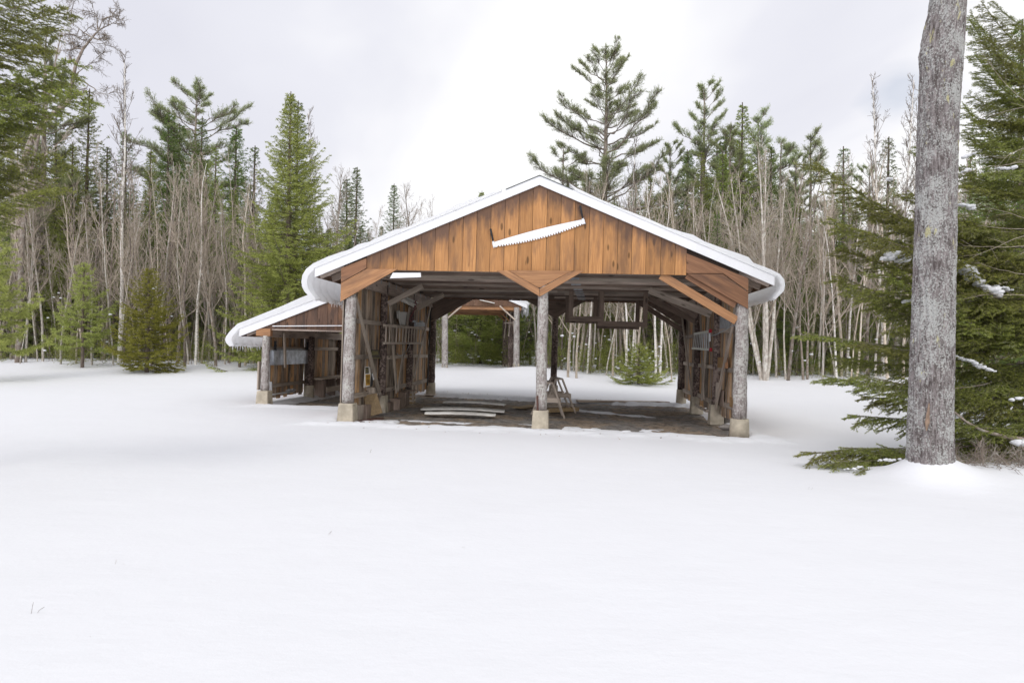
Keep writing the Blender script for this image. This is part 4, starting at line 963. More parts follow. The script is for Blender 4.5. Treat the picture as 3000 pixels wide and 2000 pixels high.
X['bark_tan'] = obark('bark_tan', (.50, .43, .345), (.31, .255, .20), (.50, .47, .41))
M = Mat('bark_birch', .8); v = M.obj(); n1 = M.noise(M.map(v, (5, 5, 26)), 1.0, 4, .7); n2 = M.noise(v, 2.2, 3, .6)
col = M.mix(M.ramp(n1, [(.56, 0.0), (.62, .9)]), (.72, .69, .64), (.09, .07, .06)); col = M.mix(M.ramp(n2, [(.5, 0.0), (.7, .5)]), col, (.50, .40, .32))
M.color(col); X['bark_birch'] = M.m

RS = np.random.RandomState
def nrm(a): return a / (np.linalg.norm(a, axis=-1, keepdims=True) + 1e-9)
def tubes(P0, P1, R0, R1, sides=4):
    """prisms for many straight segments"""
    P0, P1 = np.asarray(P0, float), np.asarray(P1, float); n = len(P0); d = nrm(P1 - P0)
    ref = np.where(np.abs(d[:, 2:3]) < .9, np.array([[0, 0, 1.]]), np.array([[1., 0, 0]])); a = nrm(np.cross(d, ref)); b = np.cross(d, a)
    an = np.arange(sides) * 2 * PI / sides; ca, sa = np.cos(an)[None, :, None], np.sin(an)[None, :, None]
    ring = a[:, None] * ca + b[:, None] * sa
    V = np.stack([P0[:, None] + ring * np.asarray(R0)[:, None, None], P1[:, None] + ring * np.asarray(R1)[:, None, None]], 1).reshape(-1, 3)
    j = np.arange(sides); base = (np.arange(n) * 2 * sides)[:, None]
    F = np.stack([base + j, base + (j + 1) % sides, base + sides + (j + 1) % sides, base + sides + j], -1).reshape(-1, 4)
    return V, F
def needles(P0, P1, per_m, ln, wd, rs, fwd=.8, lo=0.0, flat=.0):
    """thin triangles all round many twigs"""
    P0, P1 = np.asarray(P0), np.asarray(P1); L = np.linalg.norm(P1 - P0, axis=1); cnt = np.maximum(2, (L * per_m).astype(int))
    idx = np.repeat(np.arange(len(P0)), cnt); n = len(idx); t = rs.rand(n) * (1 - lo) + lo
    d = nrm(P1 - P0)[idx]; p = P0[idx] + (P1 - P0)[idx] * t[:, None]
    r = rs.normal(size=(n, 3)); r[:, 2] *= (1 - flat); r -= d * (r * d).sum(1, keepdims=True); r = nrm(r)
    q = nrm(d * fwd + r * (1.15 - fwd * .4)); l = ln * rs.uniform(.6, 1.15, n)[:, None]
    sdv = nrm(np.cross(q, rs.normal(size=(n, 3)))) * (wd / 2)
    V = np.stack([p - sdv, p + sdv, p + q * l], 1).reshape(-1, 3); F = np.arange(3 * n).reshape(-1, 3)
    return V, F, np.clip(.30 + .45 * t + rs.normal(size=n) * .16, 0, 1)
def merge(parts):
    Vs, Fs, o = [], [], 0
    for V, F in parts: Vs.append(V); Fs.append(F + o); o += len(V)
    return np.concatenate(Vs), np.concatenate(Fs)

def conifer_twigs(H, R, h0, rs, nb, prof, elev, sag, tw_sp, tw_len, sub=True, asym=.25):
    """returns (branch segments, twig segments) for a spruce or fir standing at the origin"""
    B0, B1, BR0, BR1, T0, T1 = [], [], [], [], [], []
    for i in range(nb):
        t = (i + rs.rand()) / nb; z = h0 + (H * .985 - h0) * t; az = i * 2.39996 + rs.normal() * .3
        Lb = R * prof(t) * rs.uniform(.55, 1.18) * (1 + asym * math.sin(az * 1 + 1.3) * .5) + .06
        el = elev(t) + rs.normal() * .09; ns = max(3, int(Lb / .28)); s = np.linspace(0, 1, ns + 1)
        hx = s * Lb; zz = z + hx * math.tan(el) - sag * Lb * (np.sin(s * PI) * .5 + 0 * s) + .16 * Lb * s ** 3
        bend = rs.normal() * .10; ax = az + bend * s
        P = np.stack([np.cos(ax) * hx, np.sin(ax) * hx, zz], 1)
        r0 = .006 + .011 * Lb
        B0 += list(P[:-1]); B1 += list(P[1:]); BR0 += list(r0 * (1 - s[:-1] * .8)); BR1 += list(r0 * (1 - s[1:] * .8))
        k = max(3, int(Lb * .92 / tw_sp)); ss = np.linspace(.12 if Lb < .7 else .2, 1, k) + rs.normal(size=k) * .01; ss = np.clip(ss, 0, 1)
        pi_ = np.stack([np.interp(ss, s, P[:, c]) for c in range(3)], 1); tang = nrm(P[-1] - P[0]); sid = nrm(np.cross(tang, [0, 0, 1.]))
        for sg in (-1, 1):
            l = (tw_len * (.35 + .8 * Lb / max(R, .1)) * (1 - ss) ** .6 + .10 * min(1, Lb)) * rs.uniform(.7, 1.2, k)
            dv = nrm(sid[None] * sg * rs.uniform(.7, 1.0, k)[:, None] + tang[None] * rs.uniform(.55, .9, k)[:, None] + np.array([[0, 0, 1.]]) * (rs.uniform(-.45, .18, k))[:, None])
            e = pi_ + dv * l[:, None]; T0.append(pi_); T1.append(e)
            if sub:
                for f, g in ((.35, .5), (.6, .42), (.8, .3)):
                    for s2 in (-1, 1):
                        m_ = pi_ + dv * (l * f)[:, None]; d2 = nrm(dv * .75 + np.cross(dv, [0, 0, 1.]) * s2 * .65 + np.array([[0, 0, 1.]]) * rs.uniform(-.5, .1, k)[:, None])
                        T0.append(m_); T1.append(m_ + d2 * (l * g)[:, None])
        T0.append(P[ns // 2:-1]); T1.append(P[ns // 2 + 1:])
    return (np.array(B0), np.array(B1), np.array(BR0), np.array(BR1)), (np.concatenate(T0), np.concatenate(T1))
def trunk_mesh(name, H, r0, mat, rs, lean=(0, 0), sides=9, r1=.02, wig=.02):
    n = 14; s = np.linspace(0, 1, n + 1); P = np.stack([lean[0] * s * H + np.cumsum(rs.normal(size=n + 1)) * wig, lean[1] * s * H + np.cumsum(rs.normal(size=n + 1)) * wig, s * H], 1); P[:, :2] -= P[0, :2]
    P[0, 2] = -.4; rad = r0 * (1 - s) ** .8 + r1; rad[0] *= 1.15
    an = np.arange(sides) * 2 * PI / sides
    V = (P[:, None] + np.stack([np.cos(an), np.sin(an), 0 * an], 1)[None] * rad[:, None, None]).reshape(-1, 3)
    i = np.arange((n + 1) * sides).reshape(n + 1, sides); a, b = i[:-1], i[1:]
    F = np.stack([a, np.roll(a, -1, 1), np.roll(b, -1, 1), b], -1).reshape(-1, 4)
    return npmesh(name, V, F, mat, smooth=True), P
def join(me, V, F):
    """limbs grown onto the trunk mesh"""
    import bmesh
    bm = bmesh.new(); bm.from_mesh(me); vs = [bm.verts.new(v) for v in V.tolist()]
    for f in F.tolist(): bm.faces.new([vs[i] for i in f])
    bm.to_mesh(me); bm.free(); return me
def tree(name, label, cat, trunk, crown_parts, group=None):
    """an empty with a trunk and a crown (needles plus limbs)"""
    t = empty(name, label, cat, group=group); kids = [link('trunk', trunk, t)]
    for nm, me in crown_parts: kids.append(link(nm, me, t))
    KIDS[t.name] = kids; return t
PROTO = {}
def make_spruce(key, H, R, h0, nb, mat, seed, elev=None, prof=None, sag=.22, tw_sp=.15, tw_len=.42, per_m=42, nl=.066, nw=.019, tr=.075, asym=.25, bark='bark_dark'):
    rs = RS(seed); elev = elev or (lambda t: -.12 + .75 * t ** 1.5); prof = prof or (lambda t: (1 - t) ** .8 * (1 if t > .06 else .8))
    (b0, b1, r0, r1), (t0, t1) = conifer_twigs(H, R, h0, rs, nb, prof, elev, sag, tw_sp, tw_len, asym=asym)
    V, F, rn = needles(t0, t1, per_m, nl, nw, rs)
    tm, P = trunk_mesh('trunk', H, tr, X[bark], rs, wig=.008); Vb, Fb = tubes(b0, b1, r0, r1, 3)
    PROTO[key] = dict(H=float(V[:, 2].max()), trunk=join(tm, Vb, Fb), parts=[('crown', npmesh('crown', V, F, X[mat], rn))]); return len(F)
tot = 0
ramp_prof = lambda p: (lambda t: (1 - t) ** p * min(1, .55 + t * 6))
for k, (H, R, nb, seed, mat, p) in enumerate(((9, 1.8, 150, 1, 'needle_dark', .8), (9, 2.2, 140, 2, 'needle_dark', .95), (10, 2.0, 150, 3, 'needle_mid', .85), (11, 1.6, 170, 4, 'needle_dark', .7), (10, 2.6, 150, 5, 'needle_mid', 1.05))):
    tot += make_spruce('spruce%d' % k, H, R, .6, nb, mat, seed, prof=ramp_prof(p), tw_sp=.16, tw_len=.5, per_m=40)
make_spruce('greenspruce', 11.4, 3.6, .3, 310, 'needle_bright', 21, prof=lambda t: (1 - t) ** .95 * (1 if t > .35 else .92), tw_sp=.13, tw_len=.6, per_m=42, tr=.13, asym=.4, nl=.07)
make_spruce('olivespruce', 4.3, 1.75, .15, 120, 'needle_olive', 22, prof=lambda t: (1 - t) ** .75 * (.75 if t < .1 else 1), tw_sp=.10, tw_len=.36, per_m=60, nl=.05, tr=.06, elev=lambda t: -.02 + .8 * t ** 1.4)
make_spruce('youngpine', 4.3, 1.35, .75, 46, 'needle_young', 23, prof=lambda t: (1 - t) ** .7, tw_sp=.14, tw_len=.34, per_m=110, nl=.10, nw=.011, tr=.05, elev=lambda t: .12 + .7 * t)
make_spruce('snowspruce', 2.0, 1.75, .1, 60, 'needle_bright', 24, prof=lambda t: (1 - t) ** .8, tw_sp=.10, tw_len=.34, per_m=60, nl=.05, tr=.05)
make_spruce('sparsespruce', 8, 1.1, 1.5, 75, 'needle_dark', 25, prof=ramp_prof(.8), tw_sp=.2, per_m=26, tr=.08)

def make_pine(key, H, R, h0, n, mat, seed, prof, tr=.2, up=.15, tuft=1.0, upt=.6):
    rs = RS(seed); B0, B1, R0, R1, T0, T1 = [], [], [], [], [], []
    def seg(a, b, ra, rb): B0.append(a); B1.append(b); R0.append(ra); R1.append(rb)
    for i in range(n):
        t = (i + rs.rand() * .8) / n; z = h0 + (H - h0) * t; az = i * 2.39996 + rs.normal() * .4; Lb = R * prof(t, az) * rs.uniform(.75, 1.15)
        if Lb < .3: Lb = .3
        el = up + upt * t ** 2 + rs.normal() * .1; ns = 6; s = np.linspace(0, 1, ns + 1); hx = s * Lb
        P = np.stack([np.cos(az + .12 * s * rs.normal()) * hx, np.sin(az + .12 * s * rs.normal()) * hx, z + hx * math.tan(el) + .18 * Lb * s ** 2], 1); P[1:] += rs.normal(size=(ns, 3)) * .03 * Lb
        rb = .010 + .012 * Lb
        for j in range(ns): seg(P[j], P[j + 1], rb * (1 - s[j] * .8), rb * (1 - s[j + 1] * .8))
        m = int(14 + Lb * 20)
        for j in range(m):
            f = rs.uniform(.3, 1.0) ** .8; p = np.array([np.interp(f, s, P[:, c]) for c in range(3)]); d = nrm(P[-1] - P[0]); sd_ = nrm(np.cross(d, [0, 0, 1.]))
            l = (.22 + .25 * Lb * (1.1 - f)) * rs.uniform(.6, 1.2); dv = nrm(sd_ * rs.uniform(-1, 1) + d * .6 + np.array([0, 0, 1.]) * rs.uniform(-.05, .7)); e = p + dv * l; seg(p, e, .009, .005)
            for q in range(6):
                a_ = p + (e - p) * rs.uniform(.35, 1); d3 = nrm(dv + rs.normal(size=3) * .6 + np.array([0, 0, .25])); T0.append(a_); T1.append(a_ + d3 * rs.uniform(.08, .20) * (1 + .2 * Lb ** .5))
    V, F, rn = needles(np.array(T0), np.array(T1), 85 * tuft, .078, .0105, rs, fwd=.85)
    tm, P = trunk_mesh('trunk', H, tr, X['bark_brown'], rs, wig=.015); Vb, Fb = tubes(B0, B1, R0, R1, 4)
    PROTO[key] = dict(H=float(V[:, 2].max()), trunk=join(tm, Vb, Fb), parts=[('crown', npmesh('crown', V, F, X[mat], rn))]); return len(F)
def tallpine(t, az):                      # one broad lower tier, a waist, a rounded top
    base = .98 * (1 - t) ** .75
    return base * (.72 + .38 * math.sin(t * 15.5)) + .12
make_pine('tallpine', 20.5, 6.0, 9.0, 70, 'needle_pine', 31, tallpine, .32, .10)
make_pine('roundpine', 16, 4.0, 8.0, 52, 'needle_pine', 32, lambda t, az: math.sin(PI * (.12 + .80 * t)) ** .6 * .85 * (1 - .5 * t ** 4), .22, .10, 1.0, .35)
make_pine('widepine', 15, 3.0, 5.0, 46, 'needle_pine', 33, lambda t, az: (1 - t) ** .6 * (.8 + .3 * math.sin(t * 13 + az)), .2, .2)
make_pine('sparsepine', 11, 2.1, 5.0, 26, 'needle_pine', 34, lambda t, az: (1 - t) ** .5 * (.7 + .4 * math.sin(t * 9 + az)), .12, .15, .7)

def make_bare(key, H, r0, seed, mat='bark_grey', twig='bark_twig', first=.28, nb=22, blen=.33, ang=.45, stems=1, spread=.12, lean=0.0, depth=3, rmin=.0045, wig=.03, crown_in=None):
    """a leafless broadleaf: trunk(s), steep limbs, fine twigs"""
    rs = RS(seed); TP0, TP1, TR0, TR1 = [], [], [], []; B0, B1, R0, R1 = [], [], [], []
    def limb(p, d, L, r, lev, out):
        ns = max(2, int(L / .30)) if lev == 0 else max(2, min(7, int(L / .22))); pts = [p]; dd = d.copy()
        for j in range(ns):
            dd = nrm(dd + rs.normal(size=3) * (wig if lev == 0 else .13) + np.array([0, 0, .07 if lev else .015])); pts.append(pts[-1] + dd * L / ns)
        rr = [max(rmin, r * (1 - .85 * j / ns)) for j in range(ns + 1)]
        for j in range(ns): out[0].append(pts[j]); out[1].append(pts[j + 1]); out[2].append(rr[j]); out[3].append(rr[j + 1])
        return pts, rr
    for s_ in range(stems):
        a0 = rs.uniform(0, 6.28); d0 = nrm(np.array([math.cos(a0) * spread * (s_ > 0) + lean, math.sin(a0) * spread * (s_ > 0), 1.])); hh = H * (1 if s_ == 0 else rs.uniform(.7, .95))
        pts, rr = limb(np.array([math.cos(a0) * .06 * (s_ > 0), math.sin(a0) * .06 * (s_ > 0), -.4]), d0, hh + .4, r0 * (1 if s_ == 0 else .8), 0, (TP0, TP1, TR0, TR1)); n = len(pts)
        for i in range(nb):
            f = first + (1 - first) * ((i + rs.rand()) / nb) ** .9; k = min(n - 2, int(f * (n - 1))); p = pts[k] + (pts[k + 1] - pts[k]) * rs.rand(); az = rs.uniform(0, 6.28)
            a_ = ang * rs.uniform(.7, 1.35) * (1.25 - .5 * f); d = nrm(np.array([math.cos(az) * math.sin(a_), math.sin(az) * math.sin(a_), math.cos(a_)])); L = hh * blen * rs.uniform(.45, 1.1) * (1.12 - f) + .25
            p1, q1 = limb(p, d, L, min(rr[k] * .55, .004 + .009 * L), 1, (B0, B1, R0, R1))
            for j in range(int(L * 3.2) + 2):
                g = rs.uniform(.15, .95); kk = min(len(p1) - 2, int(g * (len(p1) - 1))); pp = p1[kk] + (p1[kk + 1] - p1[kk]) * rs.rand(); dd = nrm(p1[-1] - p1[0] + rs.normal(size=3) * .42 * L + np.array([0, 0, .12 * L])); l2 = L * (1.05 - g) * rs.uniform(.35, .7) + .12
                p2_, q2 = limb(pp, dd, l2, max(rmin, q1[kk] * .6), 2, (B0, B1, R0, R1))
                if depth > 2:
                    for m in range(2 + int(l2 * 3)):
                        k3 = rs.randint(0, len(p2_) - 1); d3 = nrm(p2_[-1] - p2_[0] + rs.normal(size=3) * .5 * l2); limb(p2_[k3], d3, l2 * rs.uniform(.25, .55) + .05, rmin, 3, (B0, B1, R0, R1))
    Vt, Ft = tubes(TP0, TP1, TR0, TR1, 8); Vb, Fb = tubes(B0, B1, R0, R1, 3)
    PROTO[key] = dict(H=float(max(Vt[:, 2].max(), Vb[:, 2].max())), trunk=npmesh('trunk', Vt, Ft, X[mat], smooth=True), parts=[('crown', npmesh('crown', Vb, Fb, X[twig]))]); return len(Fb)
for k in range(7):
    make_bare('sap%d' % k, 9.0, .060 + .010 * (k % 3), 40 + k, ('bark_grey', 'bark_tan', 'bark_brown')[k % 3], 'bark_twig', .20 + .05 * (k % 4), 19, .38, .40 + .05 * (k % 3), lean=(.0, .04, -.04)[k % 3], rmin=.0046, depth=2 + (k % 3 == 0))
make_bare('thin0', 8, .036, 60, 'bark_grey', 'bark_twig', .3, 13, .26, .45, depth=2); make_bare('thin1', 8, .033, 61, 'bark_tan', 'bark_twig', .25, 13, .24, .5, lean=.05, depth=2)
make_bare('forked', 9, .11, 62, 'bark_grey', 'bark_tan', .26, 16, .42, .36, stems=5, spread=.15, wig=.02)
make_bare('birch0', 11, .085, 63, 'bark_birch', 'bark_brown', .42, 34, .27, .40, rmin=.0055, wig=.012)
make_bare('birch1', 12, .085, 64, 'bark_birch', 'bark_brown', .40, 30, .20, .28, rmin=.0065, wig=.012)
make_bare('birch2', 9, .06, 65, 'bark_birch', 'bark_twig', .35, 14, .22, .4, lean=.06)
make_bare('bigtrunk', 15, .15, 66, 'bark_brown', 'bark_twig', .3, 14, .3, .75, rmin=.006, wig=.015)
make_bare('spreading', 10, .11, 67, 'bark_brown', 'bark_twig', .35, 26, .45, .6, rmin=.005)

ROOTS = {}
def put(key, px, D, top=None, label=None, cat='tree', name=None, group=None, scale=None, rz=None, z=None, dz=0.0, y=None):
    """stand a tree of a kind D metres ahead under the photo column px, its top at photo row top"""
    g = at(px, 1000, D); zz_ = gz(g.x, D) if z is None else z
    if top is not None:
        g2 = at(px, top, D); g = at(px + (top - 1070) * -.0149 * 0, 1000, D); scale = (g2.z - zz_) / PROTO[key]['H']
    rz = random.uniform(0, 6.28) if rz is None else rz
    nm = name or 'tree'
    if key not in ROOTS or ROOTS[key].name.split('.')[0] != nm:
        t = tree(nm, label, cat, PROTO[key]['trunk'], PROTO[key]['parts'], group); t.location = (g.x, D, zz_ + dz); t.rotation_euler = (0, 0, rz); t.scale = (scale,) * 3; ROOTS[key] = t; return t
    return dup(ROOTS[key], (g.x, D, zz_ + dz), rz, scale, label, group)

# the trees one can tell apart
put('bigtrunk', 55, 28, 30, 'thick grey trunk at the far left edge of the forest', name='bare_tree', rz=1.0)
put('widepine', 110, 34, 60, 'grey-green pine with a ragged crown at the upper left', name='pine_tree', rz=.6)
put('roundpine', 560, 45, 245, 'round-headed pine above the left forest', name='pine_tree', rz=2.2)
put('tallpine', 1765, 42, 108, 'tallest pine, standing alone above the right half of the shed roof', name='pine_tree', rz=.4)
put('widepine', 2060, 45, 222, 'broad pine right of the tallest pine', name='pine_tree', rz=3.9)
put('sparsepine', 2372, 46, 362, 'small thin pine against the sky left of the big trunk', name='pine_tree')
put('sparsepine', 2218, 44, 305, 'narrow brownish pine just left of the vase-shaped bare tree top', name='pine_tree', rz=2.0)
put('sparsepine', 2280, 47, 385, 'ragged pine top between the narrow pine and the small thin pine', name='pine_tree', rz=4.0)
put('sparsepine', 1640, 44, 400, 'low pine left of the tallest pine behind the ridge', name='pine_tree', rz=5.0)
put('spruce1', 150, 37, 318, 'dark spruce behind the left foreground branches', name='spruce_tree'); put('spruce4', 243, 36, 262, 'wide dark spruce left of the white birch', name='spruce_tree')
put('sparsespruce', 358, 44, 385, 'small thin spruce top beside the white birch', name='spruce_tree')
put('spruce3', 484, 42, 330, 'leftmost of the narrow spruce tops under the round-headed pine', name='spruce_tree', rz=1); put('spruce0', 516, 44, 360, 'second narrow spruce top under the round-headed pine', name='spruce_tree')
put('spruce3', 578, 40, 345, 'dense dark narrow spruce in front of the round-headed pine', name='spruce_tree'); put('spruce0', 683, 43, 368, 'pointed spruce between the round-headed pine and the big green spruce', name='spruce_tree')
put('sparsespruce', 735, 45, 430, 'small spruce tip just left of the big green spruce', name='spruce_tree'); 
put('greenspruce', 838, 27.5, 270, 'big bright green spruce standing behind the side wing', name='spruce_tree', rz=.3)
put('spruce3', 862, 30.5, 300, 'second spire close behind the big green spruce', name='spruce_tree')
put('spruce0', 1008, 52, 525, 'left of two spruce tops above the left roof slope', name='spruce_tree'); put('spruce1', 1036, 50, 490, 'taller right one of two spruce tops above the left roof slope', name='spruce_tree')
put('spruce3', 1147, 56, 540, 'lone narrow spruce in the gap of sky left of the ridge', name='spruce_tree')
put('spreading', 1213, 55, 528, 'bare round-topped tree right of the lone narrow spruce', name='bare_tree'); put('birch1', 925, 33, 305, 'tall thin bare tree right of the big green spruce', name='bare_tree')
put('spreading', 985, 45, 470, 'bare twiggy tree beside the two spruce tops', name='bare_tree')
put('birch0', 352, 29.5, 145, 'tall white birch in the left forest edge', name='birch_tree', rz=.5); put('birch2', 575, 28.5, 430, 'slim curved birch left of the side wing', name='birch_tree', rz=3.1)
put('spreading', 20, 33, 330, 'bare tree behind the thick grey trunk', name='bare_tree', rz=1)
put('youngpine', 243, 26.5, 765, 'young yellow-green pine in front of the left forest', name='pine_tree', rz=1.2); put('olivespruce', 432, 25.5, 778, 'small olive spruce in front of the white birch', name='spruce_tree', rz=.8)
put('spruce2', 2168, 40, 305, 'pointed dark spruce right of the broad pine', name='spruce_tree'); put('sparsespruce', 2466, 42, 432, 'thin spruce tip left of the big trunk', name='spruce_tree'); put('sparsespruce', 2598, 44, 405, 'thin spruce tip among the tall birches', name='spruce_tree', rz=2.0)
put('spruce0', 2120, 42, 385, 'olive spruce top just left of the pointed dark spruce', name='spruce_tree')
put('forked', 2242, 28, 395, 'vase-shaped many-stemmed bare tree right of the shed', name='bare_tree', rz=.9)
put('birch1', 2588, 31, 208, 'tallest thin birch left of the big trunk', name='birch_tree', rz=.2); put('birch1', 2628, 33, 225, 'thin birch between the tallest birch and the big trunk', name='birch_tree', rz=2.2); put('birch1', 2676, 32, 235, 'thin birch hard against the big trunk', name='birch_tree', rz=4.0)
put('birch2', 2452, 29, 560, 'white birch behind the long left spruce boughs', name='birch_tree', rz=4.4); put('birch2', 2482, 31, 520, 'leaning white birch just right of the white birch behind the boughs', name='birch_tree', rz=1.4); put('birch0', 1848, 34, 395, 'birch rising behind the right roof slope', name='birch_tree', rz=2.6)
put('birch2', 1924, 27.5, 480, 'leaning birch seen through the right bay of the shed', name='birch_tree', rz=3.3); put('birch2', 1850, 29, 470, 'straight birch seen through the right bay', name='birch_tree', rz=1.0)
put('snowspruce', 1872, 25.5, 1002, 'small snow-laden spruce seen through the right bay', name='spruce_tree')
put('greenspruce', 1405, 39, 560, 'bright green spruce seen through the far shelter', name='spruce_tree', rz=2.0); put('spruce4', 1475, 38, 640, 'yellow-green spruce behind the posts of the far shelter', name='spruce_tree')
for px, D, top, kd, lab in ((95, 35, 400, 'spruce4', 'wide spruce in shadow behind the thick grey trunk'), (200, 34, 420, 'spruce4', 'broad low spruce between the two dark spruces at the left'), (300, 36, 430, 'spruce1', 'spruce just left of the white birch stem'), (430, 38, 440, 'spruce4', 'spruce right of the white birch stem'), (620, 37, 430, 'spruce4', 'full spruce right of the round-headed pine'),
        (1960, 43, 400, 'widepine', 'pine between the tallest pine and the broad pine'), (2130, 40, 350, 'widepine', 'pine crown against the pointed dark spruce'), (2330, 43, 440, 'widepine', 'low full pine right of the vase-shaped tree'), (1580, 45, 520, 'widepine', 'low pine just right of the ridge'), (2540, 43, 470, 'widepine', 'pine behind the tall thin birches'), (2440, 40, 500, 'spruce4', 'wide spruce behind the white birches'), (2250, 41, 430, 'spruce1', 'spruce directly behind the vase-shaped tree')):
    put(kd, px, D, top, lab, name='pine_tree' if 'pine' in kd else 'spruce_tree')
# ranks of forest trees, each its own object
rr_ = random.Random(3)
SKY = [(-400, 420), (0, 430), (150, 440), (330, 540), (470, 470), (560, 430), (700, 470), (760, 520), (900, 590), (1000, 620), (1100, 655), (1230, 660), (1400, 640), (1520, 580), (1600, 545), (1750, 520), (1900, 480), (2050, 420), (2200, 400), (2300, 450), (2420, 540), (2550, 540), (2700, 540), (2800, 470), (3000, 400), (3500, 400)]
def skyline(px): return float(np.interp(px, [a for a, b in SKY], [b for a, b in SKY]))
def region(px):
    for lim, s in ((360, 'left of the white birch'), (760, 'between the white birch and the big green spruce'), (1290, 'behind the left roof slope'), (1620, 'seen past the far shelter'), (2020, 'behind the right bay of the shed'), (2350, 'behind the vase-shaped tree')):
        if px < lim: return s
    return 'behind the big trunk'
SAPT = ('tall and forked', 'with straight steep limbs', 'with a brownish stem', 'leaning a little', 'slim and grey')
for row, (D0, D1, n, off) in enumerate(((31, 36, 56, 70), (38, 42, 56, 25), (46, 50, 58, -10), (54, 60, 60, -20))):
    for i in range(n):
        px = -350 + (3750) * (i + rr_.uniform(.1, .9)) / n; D = rr_.uniform(D0, D1)
        if row == 0 and 780 < px < 1620: continue
        top = skyline(px) + off + rr_.uniform(-5, 130) + (90 if row == 0 else 0)
        key = 'spruce%d' % rr_.choice((0, 1, 1, 2, 3, 4, 4)); 
        put(key, px, D, top, 'dark forest spruce %s' % region(px), name='spruce_tree', group='forest spruces %s' % region(px))
def saplings(x0, x1, n, D0, D1, tops, keys=('sap0', 'sap1', 'sap2', 'sap3', 'sap4', 'sap5', 'sap6', 'thin0', 'thin1')):
    for i in range(n):
        px = x0 + (x1 - x0) * (i + rr_.uniform(0, 1)) / n; D = D0 + (D1 - D0) * rr_.random() ** 1.3
        top = rr_.uniform(*tops) if not callable(tops) else tops(px)
        put(rr_.choice(keys), px, D, top, 'leafless grey-brown sapling of the thicket %s' % region(px), name='sapling', group='saplings %s' % region(px))
saplings(-60, 330, 26, 27.5, 34, (460, 680)); saplings(330, 800, 42, 27.5, 34, (420, 660)); saplings(800, 1280, 18, 36, 46, (560, 700))
saplings(1560, 2060, 38, 28, 37, (470, 640)); saplings(2000, 2360, 32, 28, 37, (480, 660)); saplings(2360, 3050, 42, 28, 38, (420, 640))
saplings(1625, 1990, 8, 26.2, 29, (520, 700), ('sap1', 'sap4', 'birch2', 'thin1'))
# undergrowth and fine brush at the forest edge
def brush(name, label, px0, px1, D0, D1, n, hmax, seed, mat):
    rs = RS(seed); px = rs.uniform(px0, px1, n); D = rs.uniform(D0, D1, n); x = (px - 1500) / FPX * D; z = snow_z(x, D) - .03
    P = np.stack([x, D, z], 1); h = rs.uniform(.25, 1, n) ** 1.4 * hmax; T0, T1, Ra, Rb = [], [], [], []
    d = nrm(np.stack([rs.normal(size=n) * .22, rs.normal(size=n) * .22, np.ones(n)], 1)); T0.append(P); T1.append(P + d * h[:, None]); Ra.append(.004 + h * .0022); Rb.append(.003 + h * .0006)
    for k in range(7):
        f = rs.uniform(.3, .95, n); q = P + d * (h * f)[:, None]; e = nrm(d + rs.normal(size=(n, 3)) * .55); l = h * rs.uniform(.12, .38, n); T0.append(q); T1.append(q + e * l[:, None]); Ra.append(np.full(n, .004)); Rb.append(np.full(n, .003))
    V, F = tubes(np.concatenate(T0), np.concatenate(T1), np.concatenate(Ra), np.concatenate(Rb), 3)
    tag(link(name, npmesh(name, V, F, X[mat])), label, kind='stuff')
brush('undergrowth', 'tangle of bare brush along the left forest edge', -350, 790, 28.5, 40, 520, 5.0, 71, 'bark_brown')
brush('undergrowth', 'tangle of bare brush along the right forest edge', 1600, 3300, 29, 40, 800, 4.5, 72, 'bark_brown')
brush('undergrowth', 'sparse brush behind the middle of the clearing', 800, 1600, 36, 46, 300, 4.0, 73, 'bark_twig')
def low_firs(name, label, spots, seed):
    rs = RS(seed); parts = []; rn_ = []
    for (px, D, h) in spots:
        x = (px - 1500) / FPX * D; z = gz(x, D); (b), (t0, t1) = conifer_twigs(h, h * .5, .05, rs, 24, lambda t: (1 - t) ** .8, lambda t: .1 + .5 * t, .2, .16, .3, sub=False)
        V, F, r = needles(t0, t1, 40, .055, .016, rs); parts.append((V + np.array([x, D, z]), F)); rn_.append(r)
    V, F = merge(parts); tag(link(name, npmesh(name, V, F, X['needle_mid'], np.concatenate(rn_))), label, kind='stuff')
low_firs('fir_undergrowth', 'low young firs and ferns along the foot of the forest', [(rr_.uniform(-100, 780), rr_.uniform(27.5, 33), rr_.uniform(.5, 1.6)) for _ in range(46)] + [(rr_.uniform(1600, 2050), rr_.uniform(28, 33), rr_.uniform(.5, 2.2)) for _ in range(34)] + [(rr_.uniform(2000, 3100), rr_.uniform(29, 33), rr_.uniform(.4, 1.3)) for _ in range(30)] + [(rr_.uniform(1270, 1640), rr_.uniform(33.5, 37), rr_.uniform(.8, 2.4)) for _ in range(26)], 77)
# lumps of snow lodged in the branches of the forest edge
def snow_lumps(name, label, pts, rads, seed):
    rs = RS(seed); import bmesh
    bm = bmesh.new(); bmesh.ops.create_icosphere(bm, subdivisions=2, radius=1); U = np.array([v.co[:] for v in bm.verts]); Fc = np.array([[v.index for v in f.verts] for f in bm.faces]); bm.free(); parts = []
    for p, r in zip(pts, rads):
        k = 1 + .25 * np.sin(U[:, :1] * 4 + rs.uniform(0, 6)) * np.sin(U[:, 1:2] * 3 + rs.uniform(0, 6)) + .15 * np.sin(U[:, 2:] * 5 + U[:, :1] * 6 + rs.uniform(0, 6)); parts.append((U * k * np.array(r)[None] + np.array(p)[None], Fc))
    V, F = merge(parts); tag(link(name, npmesh(name, V, F, X['snow'], smooth=True)), label, kind='stuff')
